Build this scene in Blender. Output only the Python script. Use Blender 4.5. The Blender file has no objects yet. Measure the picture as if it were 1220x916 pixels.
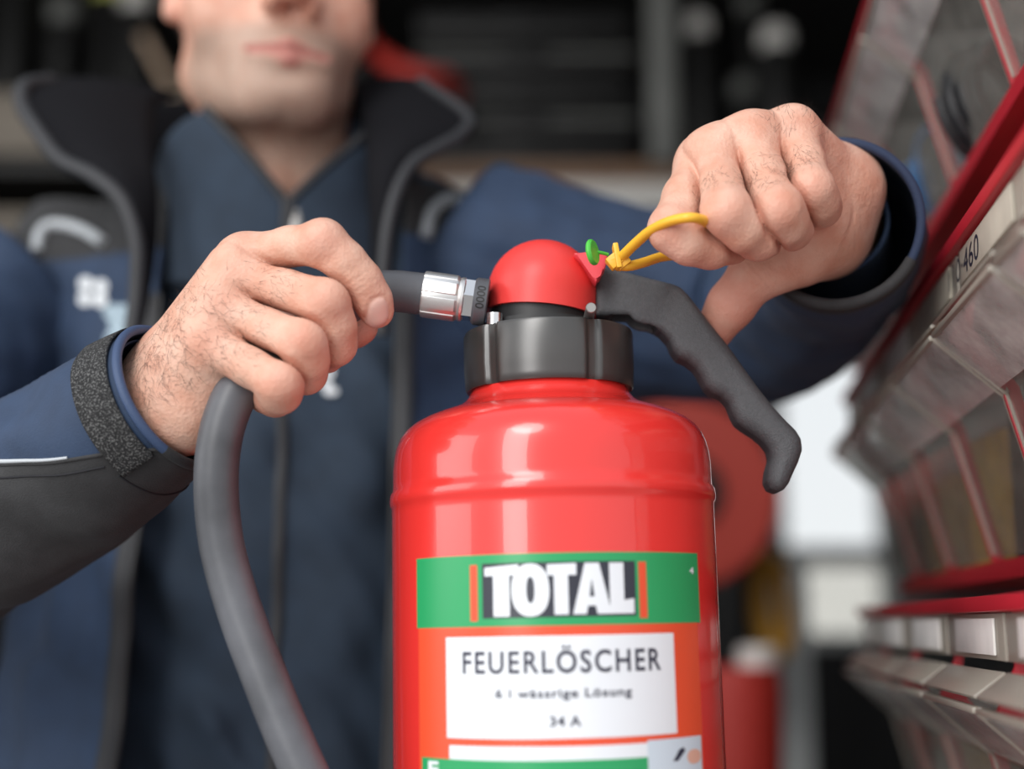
import bpy, bmesh, math, random
import numpy as np
from mathutils import Vector, Matrix

random.seed(7)
rng = np.random.default_rng(11)
SC = bpy.context.scene
COL = SC.collection
PI = math.pi

# ------------------------------------------------------------------ camera, world, light
PITCH = math.atan(285 / 1600.0)          # looking slightly up
CA, SA = math.cos(PITCH), math.sin(PITCH)
CAM = np.array([0.0, 0.0, 1.17])
F = 1600.0
cam = bpy.data.cameras.new('camera')
cam.sensor_width = 36.0
cam.lens = F * 36.0 / 1220.0
cam.clip_start = 0.02
cam.dof.use_dof = True
cam.dof.focus_distance = 0.646
cam.dof.aperture_fstop = 2.3
cam_o = bpy.data.objects.new('camera', cam)
COL.objects.link(cam_o)
cam_o.location = CAM
cam_o.rotation_euler = (PI / 2 + PITCH, 0, 0)
SC.camera = cam_o
SC.view_settings.view_transform = 'Standard'
SC.view_settings.look = 'None'
SC.view_settings.exposure = 0.0
SC.view_settings.gamma = 1.0
SC.view_settings.use_curve_mapping = False
SC.cycles.use_denoising = True
SC.cycles.max_bounces = 10
SC.cycles.transparent_max_bounces = 96

al = bpy.data.lights.new('side_fill', 'AREA')
al.shape = 'RECTANGLE'; al.size = 1.6; al.size_y = 1.6; al.energy = 22; al.color = (1.0, 0.985, 0.96)  # added fill lamp that brightens the rack; its source is unseen
al_o = bpy.data.objects.new('side_fill', al)
COL.objects.link(al_o)
al_o.location = (-2.7, -0.1, 2.0)
al_o.rotation_euler = (Vector((0.35, .9, 1.3)) - al_o.location).to_track_quat('-Z', 'Y').to_euler()

world = bpy.data.worlds.new('overcast_sky')
SC.world = world
world.use_nodes = True
wn, wl = world.node_tree.nodes, world.node_tree.links
bg = wn['Background']
tc = wn.new('ShaderNodeTexCoord')
sx = wn.new('ShaderNodeSeparateXYZ')
wl.new(tc.outputs['Generated'], sx.inputs[0])
ramp = wn.new('ShaderNodeValToRGB')
ramp.color_ramp.elements[0].position = 0.0
ramp.color_ramp.elements[0].color = (0.97, 0.985, 1.0, 1)
ramp.color_ramp.elements[1].position = 0.9
ramp.color_ramp.elements[1].color = (0.80, 0.86, 0.95, 1)
wl.new(sx.outputs['Z'], ramp.inputs[0])
wl.new(ramp.outputs[0], bg.inputs['Color'])
bg.inputs['Strength'].default_value = 0.98

def add_sun(name, strength, angle, direction, color):
    l = bpy.data.lights.new(name, 'SUN')
    l.energy = strength
    l.angle = math.radians(angle)
    l.color = color
    o = bpy.data.objects.new(name, l)
    COL.objects.link(o)
    o.rotation_euler = Vector(direction).to_track_quat('-Z', 'Y').to_euler()
    return o

add_sun('hazy_sun', 0.8, 20, (0.30, 0.75, -0.72), (1.0, 0.97, 0.93))
al = bpy.data.lights.new('daylight_opening', 'AREA')
al.shape = 'RECTANGLE'; al.size = 0.8; al.size_y = 2.2; al.energy = 38; al.color = (1.0, 0.985, 0.96)
al_o = bpy.data.objects.new('daylight_opening', al)
COL.objects.link(al_o)
al_o.location = (-1.15, -1.6, 2.1)
al_o.rotation_euler = (Vector((0, .7, 1.3)) - al_o.location).to_track_quat('-Z', 'Y').to_euler()

# ------------------------------------------------------------------ pixel -> world helpers
def P(px, py, d):
    u = (px - 610.0) / F
    v = (458.0 - py) / F
    return CAM + d * np.array([u, CA - v * SA, SA + v * CA])

def PY(px, py, Y):
    v = (458.0 - py) / F
    return P(px, py, Y / (CA - v * SA))

def zat(py, Y):
    v = (458.0 - py) / F
    return CAM[2] + Y * (SA + v * CA) / (CA - v * SA)

# rack frame: runs away from the camera, a little to the right
RA = math.atan(208 / 1600.0)
RU = np.array([math.sin(RA), math.cos(RA), 0.0])
RN = np.array([math.cos(RA), -math.sin(RA), 0.0])
def R(l, s, h):
    return CAM + RN * l + RU * s + np.array([0, 0, h])

# ------------------------------------------------------------------ materials
def new_mat(name):
    m = bpy.data.materials.new(name)
    m.use_nodes = True
    n, l = m.node_tree.nodes, m.node_tree.links
    return m, n, l, n['Principled BSDF']

def mat(name, color, rough=0.5, metal=0.0, spec=0.5, noise=None, var=0.0, bump=0.0, bscale=200.0, coat=0.0, sheen=0.0,
        coat_rough=0.05, emit=None):
    m, n, l, b = new_mat(name)
    b.inputs['Roughness'].default_value = rough
    b.inputs['Metallic'].default_value = metal
    b.inputs['Specular IOR Level'].default_value = spec
    b.inputs['Coat Weight'].default_value = coat
    b.inputs['Coat Roughness'].default_value = coat_rough
    b.inputs['Sheen Weight'].default_value = sheen
    b.inputs['Base Color'].default_value = (*color, 1)
    if var > 0 or bump > 0:
        tcn = n.new('ShaderNodeTexCoord')
    if var > 0:
        t = n.new('ShaderNodeTexNoise')
        t.inputs['Scale'].default_value = noise or 30.0
        t.inputs['Detail'].default_value = 4
        l.new(tcn.outputs['Object'], t.inputs['Vector'])
        r = n.new('ShaderNodeValToRGB')
        c0 = [max(0, c * (1 - var)) for c in color]
        c1 = [min(1, c * (1 + var)) for c in color]
        r.color_ramp.elements[0].position = 0.3
        r.color_ramp.elements[1].position = 0.7
        r.color_ramp.elements[0].color = (*c0, 1)
        r.color_ramp.elements[1].color = (*c1, 1)
        l.new(t.outputs['Fac'], r.inputs[0])
        l.new(r.outputs[0], b.inputs['Base Color'])
    if bump > 0:
        t2 = n.new('ShaderNodeTexNoise')
        t2.inputs['Scale'].default_value = bscale
        t2.inputs['Detail'].default_value = 3
        l.new(tcn.outputs['Object'], t2.inputs['Vector'])
        bp = n.new('ShaderNodeBump')
        bp.inputs['Strength'].default_value = bump
        bp.inputs['Distance'].default_value = 0.001
        l.new(t2.outputs['Fac'], bp.inputs['Height'])
        l.new(bp.outputs[0], b.inputs['Normal'])
    return m

def clear_plastic(name, tint=(0.93, 0.93, 0.9), haze=0.26, hazecol=(0.66, 0.63, 0.57)):
    """clear but dusty, scratched plastic sheet: mostly see-through with a gloss and a diffuse haze (dust; on the bins also painted-in light)"""
    m, n, l, b = new_mat(name)
    out = n['Material Output']
    n.remove(b)
    tr = n.new('ShaderNodeBsdfTransparent')
    tr.inputs[0].default_value = (*tint, 1)
    gl = n.new('ShaderNodeBsdfGlossy')
    gl.inputs['Roughness'].default_value = 0.12
    df = n.new('ShaderNodeBsdfDiffuse')
    df.inputs[0].default_value = (*hazecol, 1)
    tcn = n.new('ShaderNodeTexCoord')
    t = n.new('ShaderNodeTexNoise')
    t.inputs['Scale'].default_value = 45
    t.inputs['Detail'].default_value = 8
    t.inputs['Roughness'].default_value = 0.7
    l.new(tcn.outputs['Object'], t.inputs['Vector'])
    mr = n.new('ShaderNodeMapRange')
    mr.inputs['From Min'].default_value = 0.3
    mr.inputs['From Max'].default_value = 0.8
    mr.inputs['To Min'].default_value = haze * 0.55
    mr.inputs['To Max'].default_value = haze * 1.9
    l.new(t.outputs['Fac'], mr.inputs['Value'])
    m1 = n.new('ShaderNodeMixShader')
    l.new(mr.outputs[0], m1.inputs[0])
    l.new(tr.outputs[0], m1.inputs[1])
    l.new(df.outputs[0], m1.inputs[2])
    fr = n.new('ShaderNodeFresnel')
    fr.inputs[0].default_value = 1.38
    m2 = n.new('ShaderNodeMixShader')
    ge = n.new('ShaderNodeNewGeometry')
    fm = n.new('ShaderNodeMath'); fm.operation = 'MULTIPLY_ADD'; fm.inputs[1].default_value = -1.0; fm.inputs[2].default_value = 1.0
    l.new(ge.outputs['Backfacing'], fm.inputs[0])           # the thin sheet reflects at its outer face only
    fx = n.new('ShaderNodeMath'); fx.operation = 'MULTIPLY'
    l.new(fr.outputs[0], fx.inputs[0]); l.new(fm.outputs[0], fx.inputs[1])
    l.new(fx.outputs[0], m2.inputs[0])
    l.new(m1.outputs[0], m2.inputs[1])
    l.new(gl.outputs[0], m2.inputs[2])
    l.new(m2.outputs[0], out.inputs[0])
    return m

def skin_material():
    m, n, l, b = new_mat('skin')
    def attr(a):
        x = n.new('ShaderNodeAttribute'); x.attribute_name = a
        return x.outputs['Fac']
    def mix(fac, a, bcol):
        x = n.new('ShaderNodeMix'); x.data_type = 'RGBA'
        l.new(fac, x.inputs[0]); l.new(a, x.inputs[6]); x.inputs[7].default_value = (*bcol, 1)
        return x.outputs[2]
    tcn = n.new('ShaderNodeTexCoord')
    t = n.new('ShaderNodeTexNoise'); t.inputs['Scale'].default_value = 75; t.inputs['Detail'].default_value = 6
    l.new(tcn.outputs['Object'], t.inputs['Vector'])
    r = n.new('ShaderNodeValToRGB')
    r.color_ramp.elements[0].position = 0.33; r.color_ramp.elements[0].color = (0.66, 0.335, 0.235, 1)
    r.color_ramp.elements[1].position = 0.68; r.color_ramp.elements[1].color = (0.74, 0.46, 0.35, 1)
    l.new(t.outputs['Fac'], r.inputs[0])
    c = mix(attr('redness'), r.outputs[0], (0.66, 0.24, 0.175))
    c = mix(attr('stubble'), c, (0.36, 0.27, 0.215))
    c = mix(attr('lips'), c, (0.45, 0.17, 0.145))
    c = mix(attr('nail'), c, (0.80, 0.50, 0.42))
    c = mix(attr('dark'), c, (0.30, 0.13, 0.09))
    l.new(c, b.inputs['Base Color'])
    rg = n.new('ShaderNodeMix'); rg.data_type = 'FLOAT'
    l.new(attr('nail'), rg.inputs[0]); rg.inputs[2].default_value = 0.50; rg.inputs[3].default_value = 0.28
    l.new(rg.outputs[0], b.inputs['Roughness'])
    b.inputs['Specular IOR Level'].default_value = 0.4
    b.inputs['Subsurface Weight'].default_value = 0.05
    b.inputs['Subsurface Radius'].default_value = (1.0, 0.35, 0.2)
    b.inputs['Subsurface Scale'].default_value = 0.004
    v = n.new('ShaderNodeTexVoronoi'); v.inputs['Scale'].default_value = 620
    l.new(tcn.outputs['Object'], v.inputs['Vector'])
    t2 = n.new('ShaderNodeTexNoise'); t2.inputs['Scale'].default_value = 190; t2.inputs['Detail'].default_value = 5
    l.new(tcn.outputs['Object'], t2.inputs['Vector'])
    ad = n.new('ShaderNodeMath'); ad.operation = 'MULTIPLY_ADD'; ad.inputs[1].default_value = 0.35
    l.new(v.outputs['Distance'], ad.inputs[0]); l.new(t2.outputs['Fac'], ad.inputs[2])
    iv = n.new('ShaderNodeMath'); iv.operation = 'SUBTRACT'; iv.inputs[0].default_value = 1.0
    l.new(attr('nail'), iv.inputs[1])
    st = n.new('ShaderNodeMath'); st.operation = 'MULTIPLY'; st.inputs[1].default_value = 0.5
    l.new(iv.outputs[0], st.inputs[0])
    bp = n.new('ShaderNodeBump'); bp.inputs['Distance'].default_value = 0.0011
    l.new(st.outputs[0], bp.inputs['Strength'])
    l.new(ad.outputs[0], bp.inputs['Height']); l.new(bp.outputs[0], b.inputs['Normal'])
    return m

M = {}
M['skin'] = skin_material()
M['red_paint'] = mat('red_paint', (0.80, 0.036, 0.030), 0.26, coat=0.7, spec=0.5)
M['red_cap'] = mat('red_moulded_plastic', (0.80, 0.050, 0.045), 0.42, bump=0.05, bscale=900)
M['red_tag'] = mat('red_tab_plastic', (0.78, 0.07, 0.09), 0.45)
M['black_gloss'] = mat('black_gloss_plastic', (0.040, 0.038, 0.036), 0.30, spec=0.9, var=0.15, noise=40)
M['black_matte'] = mat('black_matte_plastic', (0.02, 0.02, 0.021), 0.5)
M['lever'] = mat('charcoal_grained_plastic', (0.075, 0.077, 0.083), 0.55, bump=0.55, bscale=1500, var=0.12, noise=700)
M['rubber'] = mat('black_rubber_hose', (0.095, 0.098, 0.110), 0.45, var=0.35, noise=26, bump=0.12, bscale=160)
M['chrome'] = mat('brushed_metal', (0.80, 0.79, 0.78), 0.42, metal=1.0, bump=0.1, bscale=300)
M['dull_metal'] = mat('dull_zinc', (0.30, 0.29, 0.28), 0.45, metal=0.8)
M['nickel'] = mat('nickel_metal', (0.75, 0.75, 0.76), 0.16, metal=1.0)
M['yellow'] = mat('yellow_plastic', (0.92, 0.50, 0.040), 0.38)
M['green_seal'] = mat('green_seal_plastic', (0.08, 0.52, 0.06), 0.4)
M['lab_orange'] = mat('label_orange', (0.80, 0.085, 0.030), 0.33)
M['lab_green'] = mat('label_green', (0.020, 0.34, 0.115), 0.33)
M['lab_white'] = mat('label_white', (0.80, 0.82, 0.86), 0.35)
M['lab_black'] = mat('label_black', (0.028, 0.030, 0.045), 0.38)
M['lab_ink'] = mat('label_ink', (0.025, 0.025, 0.05), 0.45)
M['lab_blue'] = mat('label_pale_blue', (0.62, 0.70, 0.78), 0.4)
M['lab_skin'] = mat('label_skin_tone', (0.75, 0.42, 0.32), 0.4)
M['navy'] = mat('navy_softshell', (0.020, 0.042, 0.092), 0.75, var=0.12, noise=60, bump=0.25, bscale=900, sheen=0.05)
M['navy_in'] = mat('navy_lining', (0.020, 0.035, 0.080), 0.8, bump=0.2, bscale=700)
M['teal'] = mat('slate_blue_fleece', (0.019, 0.034, 0.058), 0.85, var=0.15, noise=40, bump=0.3, bscale=700, sheen=0.04)
M['grey_panel'] = mat('charcoal_fabric', (0.030, 0.030, 0.032), 0.8, var=0.15, noise=120, bump=0.3, bscale=1100, sheen=0.03)
M['black_fleece'] = mat('black_fleece', (0.007, 0.007, 0.009), 0.9, spec=0.15, bump=0.5, bscale=500)
M['binding'] = mat('blue_binding', (0.040, 0.070, 0.150), 0.6, bump=0.2, bscale=900)
M['reflective'] = mat('grey_reflective_piping', (0.50, 0.53, 0.56), 0.45)
M['thread'] = mat('dark_thread', (0.012, 0.012, 0.016), 0.8)
M['white_print'] = mat('white_print', (0.72, 0.75, 0.78), 0.6)
M['pale_print'] = mat('pale_blue_print', (0.35, 0.45, 0.52), 0.6)
M['zip'] = mat('zip_tape', (0.028, 0.029, 0.033), 0.6, bump=0.3, bscale=700)
M['trouser'] = mat('dark_work_trouser', (0.02, 0.024, 0.035), 0.85)
M['boot'] = mat('boot_leather', (0.015, 0.013, 0.012), 0.5)
M['hair'] = mat('dark_hair', (0.02, 0.013, 0.009), 0.6)
M['iris'] = mat('brown_iris', (.10, .055, .03), .25)
M['eye'] = mat('eye_white', (0.75, 0.73, 0.70), 0.2)

def velcro_material():
    m, n, l, b = new_mat('hook_and_loop_tape')
    tcn = n.new('ShaderNodeTexCoord')
    t = n.new('ShaderNodeTexNoise'); t.inputs['Scale'].default_value = 1150; t.inputs['Detail'].default_value = 3
    l.new(tcn.outputs['Object'], t.inputs['Vector'])
    r = n.new('ShaderNodeValToRGB')
    r.color_ramp.elements[0].position = 0.50; r.color_ramp.elements[0].color = (0.010, 0.010, 0.011, 1)
    r.color_ramp.elements[1].position = 0.66; r.color_ramp.elements[1].color = (0.15, 0.15, 0.15, 1)
    l.new(t.outputs['Fac'], r.inputs[0]); l.new(r.outputs[0], b.inputs['Base Color'])
    bp = n.new('ShaderNodeBump'); bp.inputs['Strength'].default_value = 0.9; bp.inputs['Distance'].default_value = 0.001
    l.new(t.outputs['Fac'], bp.inputs['Height']); l.new(bp.outputs[0], b.inputs['Normal'])
    b.inputs['Roughness'].default_value = 0.85
    return m
M['velcro'] = velcro_material()

# ------------------------------------------------------------------ object helpers
def tag(o, label=None, cat=None, group=None, kind=None):
    if label: o['label'] = label
    if cat: o['category'] = cat
    if group: o['group'] = group
    if kind: o['kind'] = kind
    return o

def empty(name, loc, label=None, cat=None, group=None):
    o = bpy.data.objects.new(name, None)
    o.empty_display_size = 0.05
    COL.objects.link(o)
    o.location = Vector(loc)
    return tag(o, label, cat, group)

def wloc(o):
    v = Vector((0, 0, 0))
    while o is not None:
        v += o.location
        o = o.parent
    return v

def link_mesh(name, me, mats, parent=None, smooth=True, loc=None):
    """mesh data in world coordinates; origin stays at the parent's origin"""
    for m in (mats if isinstance(mats, (list, tuple)) else [mats]):
        me.materials.append(m)
    o = bpy.data.objects.new(name, me)
    COL.objects.link(o)
    if parent is not None:
        me.transform(Matrix.Translation(-wloc(parent)))
        o.parent = parent
    elif loc is not None:
        me.transform(Matrix.Translation(-Vector(loc)))
        o.location = Vector(loc)
    if smooth:
        me.polygons.foreach_set('use_smooth', [True] * len(me.polygons))
    me.update()
    return o

def raw(name, verts, faces, mats, parent=None, smooth=True, midx=None, loc=None):
    me = bpy.data.meshes.new(name)
    me.from_pydata([tuple(map(float, v)) for v in verts], [], faces)
    if midx is not None:
        me.polygons.foreach_set('material_index', midx)
    return link_mesh(name, me, mats, parent, smooth, loc)

def auto_smooth(o, ang=35):
    me = o.data
    bm = bmesh.new(); bm.from_mesh(me)
    for e in bm.edges:
        if len(e.link_faces) == 2 and e.calc_face_angle(0) > math.radians(ang):
            e.smooth = False
    bm.to_mesh(me); bm.free()
    return o

def from_bm(name, bm, mats, parent=None, smooth=True, loc=None, sharp=35):
    bmesh.ops.recalc_face_normals(bm, faces=bm.faces)
    me = bpy.data.meshes.new(name)
    bm.to_mesh(me); bm.free()
    o = link_mesh(name, me, mats, parent, smooth, loc)
    if smooth and sharp:
        auto_smooth(o, sharp)
    return o

def grid(name, pts, mats, parent=None, close_u=False, close_v=False, matfn=None, caps=False, thick=0.0, offset=-1, sub=0, loc=None, rev=False):
    """pts: array [nu][nv][3] -> quad sheet"""
    pts = np.asarray(pts, float)
    nu, nv = pts.shape[:2]
    V = pts.reshape(-1, 3)
    faces, mi = [], []
    for i in range(nu if close_u else nu - 1):
        for j in range(nv if close_v else nv - 1):
            a, b2 = i * nv + j, ((i + 1) % nu) * nv + j
            c, d = ((i + 1) % nu) * nv + (j + 1) % nv, i * nv + (j + 1) % nv
            faces.append((a, b2, c, d) if not rev else (a, d, c, b2))
            mi.append(matfn(i / max(1, nu - 1), j / max(1, nv)) if matfn else 0)
    if caps:
        faces.append(tuple(range(nv))); mi.append(0)
        faces.append(tuple(reversed(range((nu - 1) * nv, nu * nv)))); mi.append(0)
    o = raw(name, V, faces, mats, parent, True, mi, loc)
    bm = bmesh.new(); bm.from_mesh(o.data)
    bmesh.ops.recalc_face_normals(bm, faces=bm.faces)
    bm.to_mesh(o.data); bm.free()
    if thick:
        md = o.modifiers.new('thickness', 'SOLIDIFY')
        md.thickness = thick; md.offset = offset
    if sub:
        md = o.modifiers.new('smooth', 'SUBSURF'); md.levels = sub; md.render_levels = sub
    return o

def catmull(pts, n):
    pts = np.asarray(pts, float)
    k = len(pts)
    ext = np.vstack([2 * pts[0] - pts[1], pts, 2 * pts[-1] - pts[-2]])
    out = []
    for t in np.linspace(0, k - 1, n):
        i = min(int(t), k - 2); f = t - i
        p0, p1, p2, p3 = ext[i], ext[i + 1], ext[i + 2], ext[i + 3]
        out.append(0.5 * ((2 * p1) + (-p0 + p2) * f + (2 * p0 - 5 * p1 + 4 * p2 - p3) * f * f + (-p0 + 3 * p1 - 3 * p2 + p3) * f ** 3))
    return np.array(out)

def frames(c, ref):
    t = np.gradient(c, axis=0)
    t /= np.linalg.norm(t, axis=1)[:, None]
    e1 = np.zeros_like(c)
    r = np.asarray(ref, float)
    for i in range(len(c)):
        x = r - t[i] * r.dot(t[i])
        x /= np.linalg.norm(x)
        e1[i] = x; r = x
    e2 = np.cross(t, e1)
    return t, e1, e2

def tube(name, path, rad, m, parent=None, n=60, seg=20, ref=(0, 0, 1), caps=True, flat=1.0, raw_path=False, loc=None):
    c = np.asarray(path, float) if raw_path else catmull(path, n)
    r = np.full(len(c), rad) if np.isscalar(rad) else np.interp(np.linspace(0, 1, len(c)), np.linspace(0, 1, len(rad)), rad)
    t, e1, e2 = frames(c, ref)
    th = np.linspace(0, 2 * PI, seg, endpoint=False)
    pts = c[:, None, :] + r[:, None, None] * (np.cos(th)[None, :, None] * e1[:, None, :] * flat + np.sin(th)[None, :, None] * e2[:, None, :])
    o = grid(name, pts, m, parent, close_v=True, caps=caps, loc=loc)
    return auto_smooth(o, 50)

def lathe(name, prof, center, m, parent=None, seg=96, axis='Z', rfun=None, loc=None, sharp=28, basis=None):
    """prof: list (r, z) along axis through center; basis: 3 vectors (x, y, axis)"""
    c = np.asarray(center, float)
    X, Y, Z = basis if basis is not None else (np.array([1, 0, 0.]), np.array([0, 1., 0]), np.array([0, 0, 1.]))
    V, Fc = [], []
    n = len(prof)
    for i, (r, z) in enumerate(prof):
        for k in range(seg):
            a = 2 * PI * k / seg
            rr = r * (rfun(a, i) if rfun else 1)
            V.append(c + X * (rr * math.cos(a)) + Y * (rr * math.sin(a)) + Z * z)
    for i in range(n - 1):
        for k in range(seg):
            Fc.append((i * seg + k, i * seg + (k + 1) % seg, (i + 1) * seg + (k + 1) % seg, (i + 1) * seg + k))
    Fc.append(tuple(reversed(range(seg))))
    Fc.append(tuple(range((n - 1) * seg, n * seg)))
    o = raw(name, V, Fc, m, parent, True, None, loc)
    bm = bmesh.new(); bm.from_mesh(o.data)
    bmesh.ops.remove_doubles(bm, verts=bm.verts, dist=1e-6)
    bmesh.ops.recalc_face_normals(bm, faces=bm.faces)
    bm.to_mesh(o.data); bm.free()
    return auto_smooth(o, sharp)

def box_bm(bm, c, X, Y, Z, size, bev=0.0):
    c, X, Y, Z = map(lambda q: np.asarray(q, float), (c, X, Y, Z))
    vs = []
    for dz in (-1, 1):
        for dy in (-1, 1):
            for dx in (-1, 1):
                vs.append(bm.verts.new(c + X * dx * size[0] / 2 + Y * dy * size[1] / 2 + Z * dz * size[2] / 2))
    fs = [bm.faces.new([vs[i] for i in q]) for q in ((0, 2, 3, 1), (4, 5, 7, 6), (0, 1, 5, 4), (2, 6, 7, 3), (0, 4, 6, 2), (1, 3, 7, 5))]
    if bev:
        es = list({e for f in fs for e in f.edges})
        bmesh.ops.bevel(bm, geom=es, offset=bev, segments=2, affect='EDGES', profile=0.5)
    return bm

EX, EY, EZ = np.eye(3)
def box(name, c, size, m, parent=None, X=EX, Y=EY, Z=EZ, bev=0.002, loc=None):
    bm = bmesh.new()
    box_bm(bm, c, X, Y, Z, size, bev)
    return from_bm(name, bm, m, parent, True, loc)

def prism(name, poly, origin, U, Vv, W, w0, w1, m, parent=None, bev=0.0, loc=None):
    """2D polygon (u, v) swept along W from w0 to w1"""
    bm = bmesh.new()
    o = np.asarray(origin, float)
    a = [bm.verts.new(o + U * p[0] + Vv * p[1] + W * w0) for p in poly]
    b = [bm.verts.new(o + U * p[0] + Vv * p[1] + W * w1) for p in poly]
    n = len(poly)
    bm.faces.new(a); bm.faces.new(list(reversed(b)))
    for i in range(n):
        bm.faces.new((a[i], b[i], b[(i + 1) % n], a[(i + 1) % n]))
    if bev:
        bmesh.ops.bevel(bm, geom=list(bm.edges), offset=bev, segments=2, affect='EDGES', profile=0.5)
    return from_bm(name, bm, m, parent, True, loc)

def copy_tree(o, parent=None):
    c = o.copy(); COL.objects.link(c)
    if parent is not None: c.parent = parent
    for ch in list(o.children):
        copy_tree(ch, c)
    return c

# ------------------------------------------------------------------ signed distance modelling (surface nets)
def smin(a, b, k):
    h = np.maximum(k - np.abs(a - b), 0.0) / k
    return np.minimum(a, b) - h * h * k * 0.25

def smax(a, b, k):
    return -smin(-a, -b, k)

def cone(x, a, b, r1, r2):
    ba = b - a
    h = np.clip(((x - a) @ ba) / ba.dot(ba), 0, 1)
    return np.linalg.norm(x - a - h[:, None] * ba, axis=1) - (r1 + (r2 - r1) * h)

def ball(x, c, r):
    return np.linalg.norm(x - c, axis=1) - r

def ellipsoid(x, c, r):
    q = (x - c) / r
    k0 = np.linalg.norm(q, axis=1)
    k1 = np.linalg.norm(q / r, axis=1)
    return k0 * (k0 - 1.0) / np.maximum(k1, 1e-9)

def nets(f, lo, hi, h, margin=1.5):
    lo, hi = np.asarray(lo, float), np.asarray(hi, float)
    B = 8
    nb = np.ceil((hi - lo) / (h * B)).astype(int)
    n = nb * B
    bi = np.stack(np.meshgrid(*[np.arange(k) for k in nb], indexing='ij'), -1).reshape(-1, 3)
    cen = lo + (bi * B + (B - 1) / 2) * h
    fc = f(cen)
    val = np.empty(n, np.float32)
    val.reshape(nb[0], B, nb[1], B, nb[2], B)[:] = np.sign(fc).reshape(nb[0], 1, nb[1], 1, nb[2], 1) * 1.0
    act = bi[np.abs(fc) < B * h * 0.87 * margin]
    off = np.stack(np.meshgrid(*[np.arange(B)] * 3, indexing='ij'), -1).reshape(-1, 3)
    for s in range(0, len(act), 600):
        idx = (act[s:s + 600, None, :] * B + off[None]).reshape(-1, 3)
        val[idx[:, 0], idx[:, 1], idx[:, 2]] = f(lo + idx * h)
    neg = val < 0
    cn = n - 1
    def cid(i, j, k): return (i * cn[1] + j) * cn[2] + k
    ids, pos, quads = [], [], []
    for ax in range(3):
        sl0 = [slice(None)] * 3; sl1 = [slice(None)] * 3
        sl0[ax] = slice(0, -1); sl1[ax] = slice(1, None)
        e = np.argwhere(neg[tuple(sl0)] != neg[tuple(sl1)])
        if len(e) == 0: continue
        o1, o2 = (ax + 1) % 3, (ax + 2) % 3
        ok = (e[:, o1] > 0) & (e[:, o2] > 0) & (e[:, o1] < cn[o1]) & (e[:, o2] < cn[o2])
        e = e[ok]
        e2 = e.copy(); e2[:, ax] += 1
        v0 = val[e[:, 0], e[:, 1], e[:, 2]]; v1 = val[e2[:, 0], e2[:, 1], e2[:, 2]]
        t = v0 / (v0 - v1)
        p = e.astype(float); p[:, ax] += t
        cells = []
        for (d1, d2) in ((-1, -1), (0, -1), (0, 0), (-1, 0)):
            c = e.copy(); c[:, o1] += d1; c[:, o2] += d2
            ci = cid(c[:, 0], c[:, 1], c[:, 2])
            cells.append(ci); ids.append(ci); pos.append(p)
        q = np.stack(cells, 1)
        flip = v0 >= 0
        q[flip] = q[flip][:, ::-1]
        quads.append(q)
    ids = np.concatenate(ids); pos = np.concatenate(pos); quads = np.concatenate(quads)
    u, inv = np.unique(ids, return_inverse=True)
    cnt = np.bincount(inv, minlength=len(u)).astype(float)
    V = np.stack([np.bincount(inv, weights=pos[:, k], minlength=len(u)) / cnt for k in range(3)], 1)
    Q = np.searchsorted(u, quads)
    return lo + V * h, Q

def np_mesh(name, V, Q):
    me = bpy.data.meshes.new(name)
    me.vertices.add(len(V)); me.vertices.foreach_set('co', V.astype(np.float32).ravel())
    me.loops.add(Q.size); me.loops.foreach_set('vertex_index', Q.astype(np.int32).ravel())
    me.polygons.add(len(Q)); me.polygons.foreach_set('loop_start', np.arange(0, Q.size, 4, dtype=np.int32))
    me.update(calc_edges=True); me.validate()
    return me

# ================================================================== SETTING
M['concrete'] = mat('concrete', (0.30, 0.29, 0.28), 0.85, var=0.2, noise=6, bump=0.2, bscale=60)
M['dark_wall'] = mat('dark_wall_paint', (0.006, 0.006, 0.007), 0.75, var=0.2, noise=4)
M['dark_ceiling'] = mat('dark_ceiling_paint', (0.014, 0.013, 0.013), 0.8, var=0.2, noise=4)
M['grey_frame'] = mat('pale_grey_frame', (0.45, 0.46, 0.46), 0.5)
M['beige_board'] = mat('beige_board', (0.22, 0.19, 0.155), 0.7, var=0.15, noise=12)
M['black_steel'] = mat('black_steel', (0.008, 0.008, 0.008), 0.5)
M['red_rack'] = mat('red_rack_plastic', (0.48, 0.018, 0.032), 0.36, var=0.06, noise=20)
M['clear'] = clear_plastic('dusty_clear_plastic')
M['clear_front'] = clear_plastic('clear_front_plastic', (0.97, 0.97, 0.95), 0.12)  # haze raised so the bin fronts look brighter than they are lit
M['clear_side'] = clear_plastic('clear_side_plastic', (0.985, 0.985, 0.98), 0.018)
M['clear_top'] = clear_plastic('brightened_top_plastic', (0.92, 0.92, 0.9), 0.38, (0.90, 0.88, 0.85))  # pale diffuse haze paints in the light reflected by the slanted tops
M['rim_clear'] = mat('grey_clear_edge', (0.36, 0.33, 0.28), 0.3)
M['card'] = mat('label_card', (0.82, 0.80, 0.77), 0.7, var=0.08, noise=40)
M['card_old'] = mat('old_label_card', (0.52, 0.48, 0.40), 0.7, var=0.1, noise=40)
M['frosted'] = clear_plastic('frosted_glass', (0.93, 0.92, 0.88), 0.12, (0.8, 0.79, 0.76))
M['glass'] = clear_plastic('window_glass', (0.98, 0.99, 0.99), 0.01, (0.8, 0.8, 0.8))

def structure(name, c, size, m, **k):
    return tag(box(name, c, size, m, bev=0, **k), kind='structure')

structure('floor', (0.0, 0.6, -0.05), (9.0, 9.0, 0.1), M['concrete'])
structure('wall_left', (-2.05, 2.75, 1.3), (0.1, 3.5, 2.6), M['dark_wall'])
structure('ceiling', (-0.2, 2.75, 2.65), (4.0, 3.5, 0.1), M['dark_ceiling'])
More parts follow.
